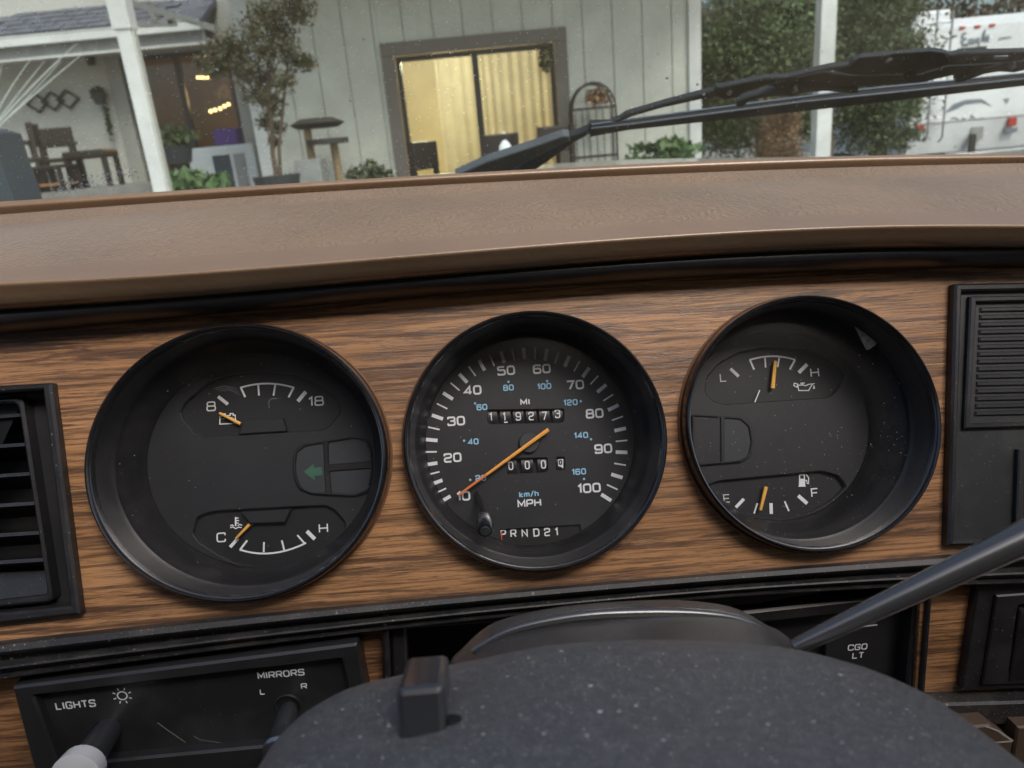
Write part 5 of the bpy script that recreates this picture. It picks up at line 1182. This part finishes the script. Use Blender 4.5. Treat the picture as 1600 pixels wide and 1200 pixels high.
for x_, y_ in ((340, 763), (314, 596), (361, 437), (503, 345), (668, 342), (811, 428), (855, 590), (825, 759)):
    c = TF.P(*zM(x_, y_), PN); r = 5 / 2.727 * TF.mpp(*zM(x_, y_), PN); k = [(c.x + r * math.cos(j * math.pi / 5), c.y + r * math.sin(j * math.pi / 5), PN) for j in range(10)]; dots.append((k, [tuple(range(10))]))
part(gs_, 'scale_dots', join(*dots), M['blue'], parent=df)
part(gs_, 'lettering', text(TF, 'MI', *zM(574, 431), 28 / 2.727, PN, 1, .26, .45), M['white'], parent=df)
part(gs_, 'lettering', text(TF, 'km/h', *zM(590, 823), 28 / 2.727, PN, 1, .25, .36), M['blue'], parent=df)
part(gs_, 'lettering', text(TF, 'MPH', *zM(592, 862), 35 / 2.727, PN, .9, .24, .36), M['white'], parent=df)
# counters: each digit a drum
od = part(gs_, 'odometer', slab(offset(ccw(odo_w), .0008), DN - .0035, DN - .005), M['dark'])
def drum(par, ch, x_, y_, wz, hz, m_, col=None):
    c = TF.P(*zM(x_, y_), DN - .002); s = TF.mpp(*zM(x_, y_), DN) / 2.727; w = wz * s / 2; R_ = hz * s / 2
    V = []; seg = 8
    for i in range(seg + 1):
        a = rad(-55 + 110 * i / seg); 
        for sx in (-1, 1): V.append((c.x + sx * w, c.y + R_ * 1.15 * math.sin(a), DN - .0033 + .0022 * math.cos(a)))
    d = part(gs_, 'digit_drum', (V, [(2 * i, 2 * i + 1, 2 * i + 3, 2 * i + 2) for i in range(seg)]), col or M['wheel'], parent=par, smooth=True)
    return d
DG = DN - .00095
for k, ch in enumerate('119273'):
    x_, y_ = (433, 490, 545, 600, 656, 712)[k], 494 - k * .9
    drum(od, ch, x_, y_, 44, 62, M['wheel'])
    part(gs_, 'digit', text(TF, ch, *zM(x_ + (-6 if ch == '1' else 0), y_ + (-8 if k == 5 else 0)), 37 / 2.727, DG, .58, .15, .3), M['white'], parent=od)
part(gs_, 'digit_smudge', ST(zM, [(484, 518), (499, 517)], 5, DG + 1e-4), M['white'], parent=od)
to = part(gs_, 'trip_counter', join(slab(offset(ccw(tr_w), .0008), DN - .0035, DN - .005), slab(offset(ccw(tr_w2), .0006), DN - .0035, DN - .005)), M['dark'])
for k, ch in enumerate('000'):
    x_ = (513, 583, 652)[k]; y_ = 703 - 3 * k
    drum(to, ch, x_, y_, 50, 62, M['wheel']); part(gs_, 'digit', text(TF, ch, *zM(x_, y_), 37 / 2.727, DG, .52, .15), M['white'], parent=to)
dw = drum(to, '0', 725, 692, 34, 56, M['wheel'])
part(gs_, 'digit', join(([(a_, b_, DG - .0001) for a_, b_ in P2(zM, [(715, 676), (736, 674), (736, 714), (728, 708), (715, 704)], DG - .0001)], [(0, 1, 2, 3, 4)])), M['white'], parent=to)
part(gs_, 'digit_mark', text(TF, '0', *zM(725, 688), 24 / 2.727, DG + .0002, .55, .3), M['wheel'], parent=to)
# hub disc, needle, reset knob
c = TF.P(*zM(590, 604), DN); r = 43 / 2.727 * TF.mpp(*zM(590, 604), DN)
part(gs_, 'hub', lathe(c.x, c.y, [(r, DN), (r, DN + .0016), (r * .93, DN + .0020), (.00001, DN + .0020)], seg=40), M['lens_grey'], smooth=True)
nn = DN + .0045
needle(gs_, zM, (409, 741), (674, 548), 10.2, 15, nn, M['orange'])
needle(gs_, zM, (290, 828), (409, 741), 8, 10.2, nn, M['orange_red'], 'needle_tip')
kb = TF.P(*zM(371, 818), DN + .001); ke = TF.P(*zM(402, 975), -.004)
a, b = TF.P(*zM(402, 925), -.013), TF.P(*zM(404, 980), -.004)
rk = part(gs_, 'reset_knob', tube([a, a.lerp(b, .15), a.lerp(b, .85), b], [.0031, .0036, .0036, .0030], 24), M['gloss'], smooth=True, angle=40)
d_ = (b - a).normalized(); part(gs_, 'knob_tip', tube([b, b + d_ * .0005, b + d_ * .0005], [.0022, .0020, .0001], 20), M['lens_grey'], parent=rk, smooth=True)
part(gs_, 'reset_stem', tube([kb, a], .0012, 12), M['tube'], smooth=True)
gi_ = part(gs_, 'gear_indicator', slab(offset(ccw(prn_w), .0008), DN - .0012, DN - .004), M['dark'])
x_ = 0
for ch, px_ in zip('PRND21', (476, 520, 568, 618, 664, 703)):
    part(gs_, 'gear_letter', text(TF, ch, *zM(px_ + 4, 992 - (px_ - 476) * .035), 36 / 2.727, DN - .0010, .72, .20), M['white'], parent=gi_)
part(gs_, 'gear_pointer', slab(P2(zM, [(467, 984), (475, 984), (477, 1042), (468, 1042)], DN - .0003), DN - .0003, DN - .0008), M['redorange'], parent=gi_)
# ---------------- right gauge
g = GA[2]
gr = thing('oil_fuel_gauge', 'right round gauge with L to H oil scale and E to F fuel scale', 'gauge', TF, (g[0], g[1], WN), 'round instruments in the woodgrain fascia')
gauge_body(gr, g, .81, sh=-.045)
clipw = lambda poly, g, rd, sh=0.0: [(lambda dx, dy: (g[0] + sh * g[2] + dx * min(1, rd / math.hypot(dx / g[2], dy / g[3])), g[1] + dy * min(1, rd / math.hypot(dx / g[2], dy / g[3]))))(p[0] - g[0] - sh * g[2], p[1] - g[1]) for p in poly]
up_w = rounded(P2(zR, [(140, 470), (150, 410), (200, 350), (290, 300), (400, 280), (560, 290), (650, 320), (722, 368), (738, 402), (720, 440), (690, 475), (665, 492), (540, 498), (525, 470), (500, 500), (220, 524), (170, 500)], DN), .0010, 3)
up_w = rounded(P2(zR, [(142, 470), (150, 410), (200, 350), (290, 300), (400, 280), (560, 290), (650, 320), (722, 368), (738, 402), (720, 440), (690, 475), (665, 492), (220, 522), (170, 505)], DN), .0012, 3)
lo_w = rounded(P2(zR, [(150, 870), (200, 850), (640, 808), (710, 828), (740, 868), (738, 900), (690, 960), (600, 1010), (480, 1035), (360, 1040), (260, 1010), (180, 950), (150, 900)], DN), .0012, 3)
gq = (g[0] - .045 * g[2], g[1], g[2], g[3])
up_w = clipw(up_w, g, .79, -.045); lo_w = clipw(lo_w, g, .79, -.045)
df = part(gr, 'dial_face', panel(gcircle(gq, .815), [up_w, lo_w], DN, DN - .003, .0005), M['dial'])
part(gr, 'scale_window', slab(offset(ccw(up_w), .001), DN - .0024, DN - .004), M['dial_deep']); part(gr, 'scale_window', slab(offset(ccw(lo_w), .001), DN - .0024, DN - .004), M['dial_deep'])
part(gr, 'scale_marks', join(ST(zR, arcpts([(330, 334), (430, 318), (526, 334)]), 7), ST(zR, [(332, 334), (350, 375)], 8, WP + 2e-5), ST(zR, [(396, 325), (399, 366)], 7, WP + 2e-5), ST(zR, [(457, 324), (450, 364)], 7, WP + 2e-5), ST(zR, [(524, 334), (502, 374)], 8, WP + 2e-5)), M['white'])
part(gr, 'scale_marks', ST(zR, [(249, 371), (284, 404)], 13), M['white_dim']); part(gr, 'scale_marks', ST(zR, [(576, 352), (540, 388)], 15), M['white'])
part(gr, 'lettering', text(TF, 'L', *zR(218, 409), 36 / 2.727, WP, .9, .14), M['white_dim']); part(gr, 'lettering', text(TF, 'H', *zR(608, 387), 40 / 2.727, WP, .95, .16), M['white'])
part(gr, 'oil_can_symbol', join(ST(zR, [(521, 432), (536, 437), (533, 450), (519, 443), (521, 432)], 4), ST(zR, [(536, 442), (540, 464), (582, 464), (596, 440), (606, 434), (582, 438), (568, 444), (558, 440), (536, 442)], 4), ST(zR, [(556, 440), (556, 434)], 5), ST(zR, [(547, 433), (566, 432)], 4, WP + 2e-5), ST(zR, [(605, 443), (603, 455), (607, 455), (605, 443)], 4)), M['white'])
needle(gr, zR, (441, 338), (430, 454), 11, 15, DN + .0004, M['amber'])
part(gr, 'zero_mark', ST(zR, [(374, 462), (353, 514)], 4, DN + .0001), M['white'])
part(gr, 'lamp_housing', panel(rounded(P2(zR, [(84, 566), (210, 572), (300, 580), (335, 610), (348, 680), (335, 745), (300, 768), (215, 776), (84, 786)], DN + .001), .001, 3), [rounded(P2(zR, [(222, 582), (292, 588), (325, 618), (336, 680), (325, 735), (292, 760), (222, 768)], DN + .001), .0008), rounded(P2(zR, [(94, 574), (205, 580), (207, 768), (94, 776)], DN + .001), .0004)], DN + .0016, DN + .0001, .0004), M['dial'])
for pl, m_ in (([(222, 582), (292, 588), (325, 618), (336, 680), (325, 735), (292, 760), (222, 768)], 'lens_grey'), ([(94, 574), (205, 580), (207, 768), (94, 776)], 'dial')):
    part(gr, 'lamp_lens', slab(offset(ccw(P2(zR, pl, DN)), .0003), DN + .0008, DN - .001, 0), M[m_])
part(gr, 'lettering', text(TF, 'E', *zR(233, 924), 36 / 2.727, WP, .9, .14), M['white_dim']); part(gr, 'lettering', text(TF, 'F', *zR(608, 899), 38 / 2.727, WP, .95, .16), M['white'])
part(gr, 'scale_marks', join(ST(zR, [(306, 926), (272, 962)], 13), ST(zR, [(364, 944), (350, 988)], 7), ST(zR, [(422, 944), (423, 990)], 14), ST(zR, [(480, 936), (498, 978)], 7), ST(zR, [(538, 912), (576, 946)], 15)), M['white'])
needle(gr, zR, (378, 974), (402, 874), 10, 14, DN + .0004, M['amber'])
fp = P2(zR, [(541, 824), (545, 820), (564, 820), (566, 824), (568, 868), (570, 874), (538, 874), (541, 868)], WP); win = P2(zR, [(546, 826), (562, 826), (562, 840), (546, 840)], WP + 3e-5)
part(gr, 'fuel_symbol', join(([(a_, b_, WP) for a_, b_ in fp], [tuple(range(8))]), ST(zR, [(568, 846), (574, 848), (576, 860), (582, 860), (582, 836), (572, 822)], 4)), M['white'])
part(gr, 'fuel_symbol_window', ([(a_, b_, WP + 5e-5) for a_, b_ in win], [(0, 1, 2, 3)]), M['dial_deep'])
tp = P2(zR, [(774, 182), (818, 203), (872, 262), (864, 272), (838, 290), (828, 290)], -.0105)
part(gr, 'tape_scrap', slab(tp, -.0104, -.0108), M['paper'], label='scrap of old beige tape inside the rim')

def lens_dust(t, g, n_, lo, seed):
    rg = random.Random(seed); lst = []
    for i in range(n_):
        a = rg.random() * 6.283; r = .9 * math.sqrt(rg.random()); 
        if lo and rg.random() < .5: a = -abs(a - 3.14) ; 
        lst.append((g[0] + g[2] * r * math.cos(a), g[1] + g[3] * r * math.sin(a), rg.choice((.00006, .00008, .00010, .00016))))
    part(t, 'lens_dust', speck_mesh(lst, -.0092), M['dustspeck'], kind='stuff', fix=False)
M['dustspeck'] = mat('pale_dust', (.42, .40, .36), .8)
for k in range(3):
    part(gl, 'lens_scratch', pxline(TF, [zL(548 + 10 * k, 300 + 5 * k), zL(590 + 9 * k, 288 + 8 * k), zL(640 + 6 * k, 300 + 12 * k)], .35, -.0093 + k * 1e-5), M['grey_scuff'])
part(gl, 'lens_scratch', pxline(TF, [zL(768, 378), zL(766, 352), zL(775, 340), zL(800, 338)], .8, -.0091), M['grey_scuff'])
lens_dust(gl, GA[0], 90, 0, 1); lens_dust(gs_, GA[1], 130, 0, 2); lens_dust(gr, GA[2], 330, 1, 3)
# ---------------- left air vent
lv = thing('air_vent', 'black air vent with horizontal louvres at the left edge of the fascia', 'air vent', TF, tuple(TF.P(20, 780, WN)))
vo = P2(lambda x, y: (x, y), [(-150, 612), (78, 599), (122, 958), (-150, 990)], WN)
part(lv, 'frame', panel(TFp := pxpoly(TF, [(-150, 612), (79, 598), (124, 960), (-150, 992)], .001), [pxpoly(TF, [(-140, 622), (66, 609), (109, 948), (-140, 972)], .001)], .001, WN - .01, .0009), M['trim'])
part(lv, 'surround', panel(pxpoly(TF, [(-148, 622), (67, 608), (110, 950), (-148, 975)], -.004), [pxpoly(TF, [(-130, 630), (38, 618), (86, 938), (-130, 965)], -.012)], -.012, -.02, .0006), M['trim_clean'])
part(lv, 'inner_frame', panel(rounded(pxpoly(TF, [(-130, 632), (36, 620), (84, 940), (-130, 962)], -.006), .003), [rounded(pxpoly(TF, [(-120, 640), (29, 629), (76, 930), (-120, 952)], -.006), .003)], -.005, -.02, .0009), M['trim'])
lvp = [(648, 30), (694, 36), (740, 41), (786, 48), (832, 56), (874, 64)]
for py, px in lvp:
    a, b = TF.P(-125, py + 12, -.010), TF.P(px + 8, py, -.010)
    V = []
    for q in (a, b): V += [q + Vector((0, .0007, 0)), q + Vector((0, -.0007, .0006)), q + Vector((0, -.0065, -.018)), q + Vector((0, -.0050, -.019))]
    part(lv, 'louvre', (V, [(0, 1, 2, 3), (7, 6, 5, 4), (0, 4, 5, 1), (1, 5, 6, 2), (2, 6, 7, 3), (3, 7, 4, 0)]), M['trim'])
part(lv, 'duct', join(box(TF.P(-150, 800, -.04).x, TF.P(95, 800, -.04).x, TF.P(0, 960, -.04).y - .02, TF.P(0, 620, -.04).y + .03, -.045, -.044)), M['dark'])
a = TF.P(-100, 905, -.012); b = TF.P(75, 930, -.012)
part(lv, 'damper_flap', ([TF.P(-120, 900, -.016), TF.P(72, 892, -.016), TF.P(80, 936, -.010), TF.P(-120, 950, -.010), TF.P(-120, 902, -.018), TF.P(72, 894, -.018), TF.P(80, 939, -.012), TF.P(-120, 953, -.012)], [(0, 1, 2, 3), (7, 6, 5, 4), (0, 4, 5, 1), (1, 5, 6, 2), (2, 6, 7, 3), (3, 7, 4, 0)]), M['trim'])
# ---------------- right black panel with ribs
rpn = thing('ribbed_panel', 'black plastic panel with a ribbed inset at the right edge of the fascia', 'panel', TF, tuple(TF.P(1560, 650, WN)))
part(rpn, 'frame', panel(pxpoly(TF, [(1493, 443), (1850, 436), (1850, 845), (1482, 853)], .001), [pxpoly(TF, [(1504, 455), (1840, 448), (1840, 838), (1492, 846)], .001)], .001, WN - .004, .0009), M['trim'])
part(rpn, 'plate', slab(pxpoly(TF, [(1498, 450), (1845, 444), (1845, 842), (1488, 849)], -.002), -.002, -.014, 0), mat('panel_plate', (.016, .017, .018), .42, bump=(900, .2), dust=([(900, .2)], (.3, .3, .28), 60, .14, .45)))
part(rpn, 'inset_frame', panel(pxpoly(TF, [(1516, 463), (1840, 457), (1840, 660), (1507, 670)], .0002), [pxpoly(TF, [(1526, 472), (1830, 466), (1830, 652), (1516, 661)], .0002)], .0004, -.0019, .0006), M['trim'])
for k in range(15):
    y0 = 480 + k * 11.6
    part(rpn, 'rib', slab(pxpoly(TF, [(1533 - k * .55, y0), (1830, y0 - 6), (1830, y0 + 1.5), (1533 - k * .55, y0 + 7.5)], -.001), -.0011, -.0019, .0005), M['trim_clean'])
part(rpn, 'slot_frame', panel(pxpoly(TF, [(1591, 702), (1840, 696), (1840, 840), (1586, 846)], .0002), [pxpoly(TF, [(1600, 712), (1830, 706), (1830, 835), (1596, 840)], .0002)], .0008, -.0019, .0006), M['steel'] if False else M['trim'])
part(rpn, 'slot', slab(pxpoly(TF, [(1599, 711), (1831, 705), (1831, 836), (1595, 841)], -.0015), -.0015, -.0019, 0), M['dark'])

# ================================================================== STEERING COLUMN
def shroud(outline, n0, n1, drop, shrink, closeout=.0, bulge=.0, k=14):
    """arched cover: outline pixels give its far silhouette at n0; it runs towards the driver to n1, dropping as it goes"""
    far = [TF.P(x, y, n0) for x, y in outline]; st = []
    for j in range(k + 1):
        u = j / k; n = n0 + (n1 - n0) * u
        # rounded far edge
        e = 1 - (1 - min(1, u * 5)) ** 2 if u < .2 else 1
        cx_ = sum(p.x for p in far) / len(far)
        row = []
        for p in far:
            row.append(Vector((cx_ + (p.x - cx_) * (.965 + .035 * e) * (1 + shrink * u), p.y - .0025 * (1 - e) - drop * u + bulge * math.sin(math.pi * u), n)))
        st.append(row)
    # inner back face: drop straight down at far end
    st.insert(0, [Vector((p.x, p.y - .02, n0 + .001)) for p in st[0]])
    A = [v for r in st for v in r]; m = len(far)
    f = [(i * m + j, (i + 1) * m + j, (i + 1) * m + j + 1, i * m + j + 1) for i in range(len(st) - 1) for j in range(m - 1)]
    return A, f
def smooth_outline(pts, n=60):
    P_ = [Vector(p) for p in pts]; out = []
    for i in range(len(P_) - 1):
        p0, p1, p2, p3 = P_[max(i - 1, 0)], P_[i], P_[i + 1], P_[min(i + 2, len(P_) - 1)]
        for k in range(6):
            u = k / 6; q = .5 * ((2 * p1) + (-p0 + p2) * u + (2 * p0 - 5 * p1 + 4 * p2 - p3) * u * u + (-p0 + 3 * p1 - 3 * p2 + p3) * u ** 3); out.append((q.x, q.y))
    return out + [tuple(P_[-1])]
col = thing('steering_column', 'black grained steering column cover dusted with specks', 'steering column', TF, tuple(TF.P(980, 1100, .1)))
far_out = smooth_outline([(380, 1420), (412, 1215), (428, 1150), (462, 1100), (520, 1064), (600, 1042), (720, 1018), (860, 992), (1000, 984), (1130, 986), (1250, 998), (1350, 1024), (1430, 1064), (1490, 1125), (1535, 1190), (1560, 1260), (1590, 1420)])
part(col, 'cover', shroud(far_out, .118, .205, .012, .0), M['shroud'], smooth=True, angle=70, fix=True)
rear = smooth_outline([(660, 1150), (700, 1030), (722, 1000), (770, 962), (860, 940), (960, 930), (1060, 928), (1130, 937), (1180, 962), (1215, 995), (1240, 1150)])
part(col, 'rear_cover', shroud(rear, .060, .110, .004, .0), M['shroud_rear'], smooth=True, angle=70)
# raised lip on the rear cover
rl = smooth_outline([(738, 1018), (800, 985), (900, 964), (1000, 958), (1100, 960), (1165, 972), (1212, 1000)])
pts = [TF.P(x, y, .082) for x, y in rl]
part(col, 'cover_lip', tube(pts, [.0010 + .0008 * math.sin(math.pi * i / (len(pts) - 1)) for i in range(len(pts))], 10), M['shaft'], smooth=True)
cl = smooth_outline([(560, 1330), (640, 1262), (800, 1222), (950, 1204), (1100, 1193), (1250, 1186), (1400, 1183), (1490, 1186), (1530, 1200), (1560, 1260), (1580, 1400)])
part(col, 'highlight_ridge', shroud(cl, .150, .200, .010, .0), M['knob'], smooth=True, angle=70)  # ridge added to give the cover's near edge its highlight
se = smooth_outline([(1478, 1120), (1512, 1146), (1540, 1178), (1562, 1225), (1580, 1290)])
part(col, 'edge_highlight', tube([TF.P(x, y, .1195) for x, y in se], .0011, 10), mat('pale_highlight', (.30, .32, .31), .4, spec=.8), smooth=True)  # pale colour paints the highlight along the cover's right edge
# hazard switch
a = TF.P(656, 1048, .135); s = TF.mpp(656, 1048, .135)
def cover_v(px, n):          # height of the cover's top below a pixel column at depth n
    q = min(far_out, key=lambda p: abs(p[0] - px)); p = TF.P(q[0], q[1], .118); return p.y - .012 * (n - .118) / .087
nf = .12
while topx((TF.P(656, 1155, nf).x, cover_v(656, nf), nf))[1] < 1150 and nf < .2: nf += .0005
ft = TF.P(656, 1074, nf); s = TF.mpp(656, 1074, nf)
nb = nf
while topx((ft.x, ft.y, nb))[1] > 1024 and nb > nf - .03: nb -= .0005
hz = part(col, 'hazard_switch', bbox(ft.x - 38 * s, ft.x + 38 * s, cover_v(656, nf) - .004, ft.y, nb, nf, .0014), M['knob'], smooth=False)
c = TF.P(706, 1128, nf - .004)
part(col, 'switch_slot', tube([(c.x, c.y - .003, nf - .004), (c.x, c.y + .0006, nf - .004), (c.x, c.y + .0010, nf - .004)], [.0024, .0024, .0016], 16), M['dark'], smooth=True)
# gear lever
a, b = TF.P(1240, 1012, .112), TF.P(2000, 650, .131)
part(col, 'gear_lever', tube([a, a.lerp(b, .1), a.lerp(b, .5), b], [.0020, .0025, .0042, .0058], 28), M['shaft'], smooth=True)
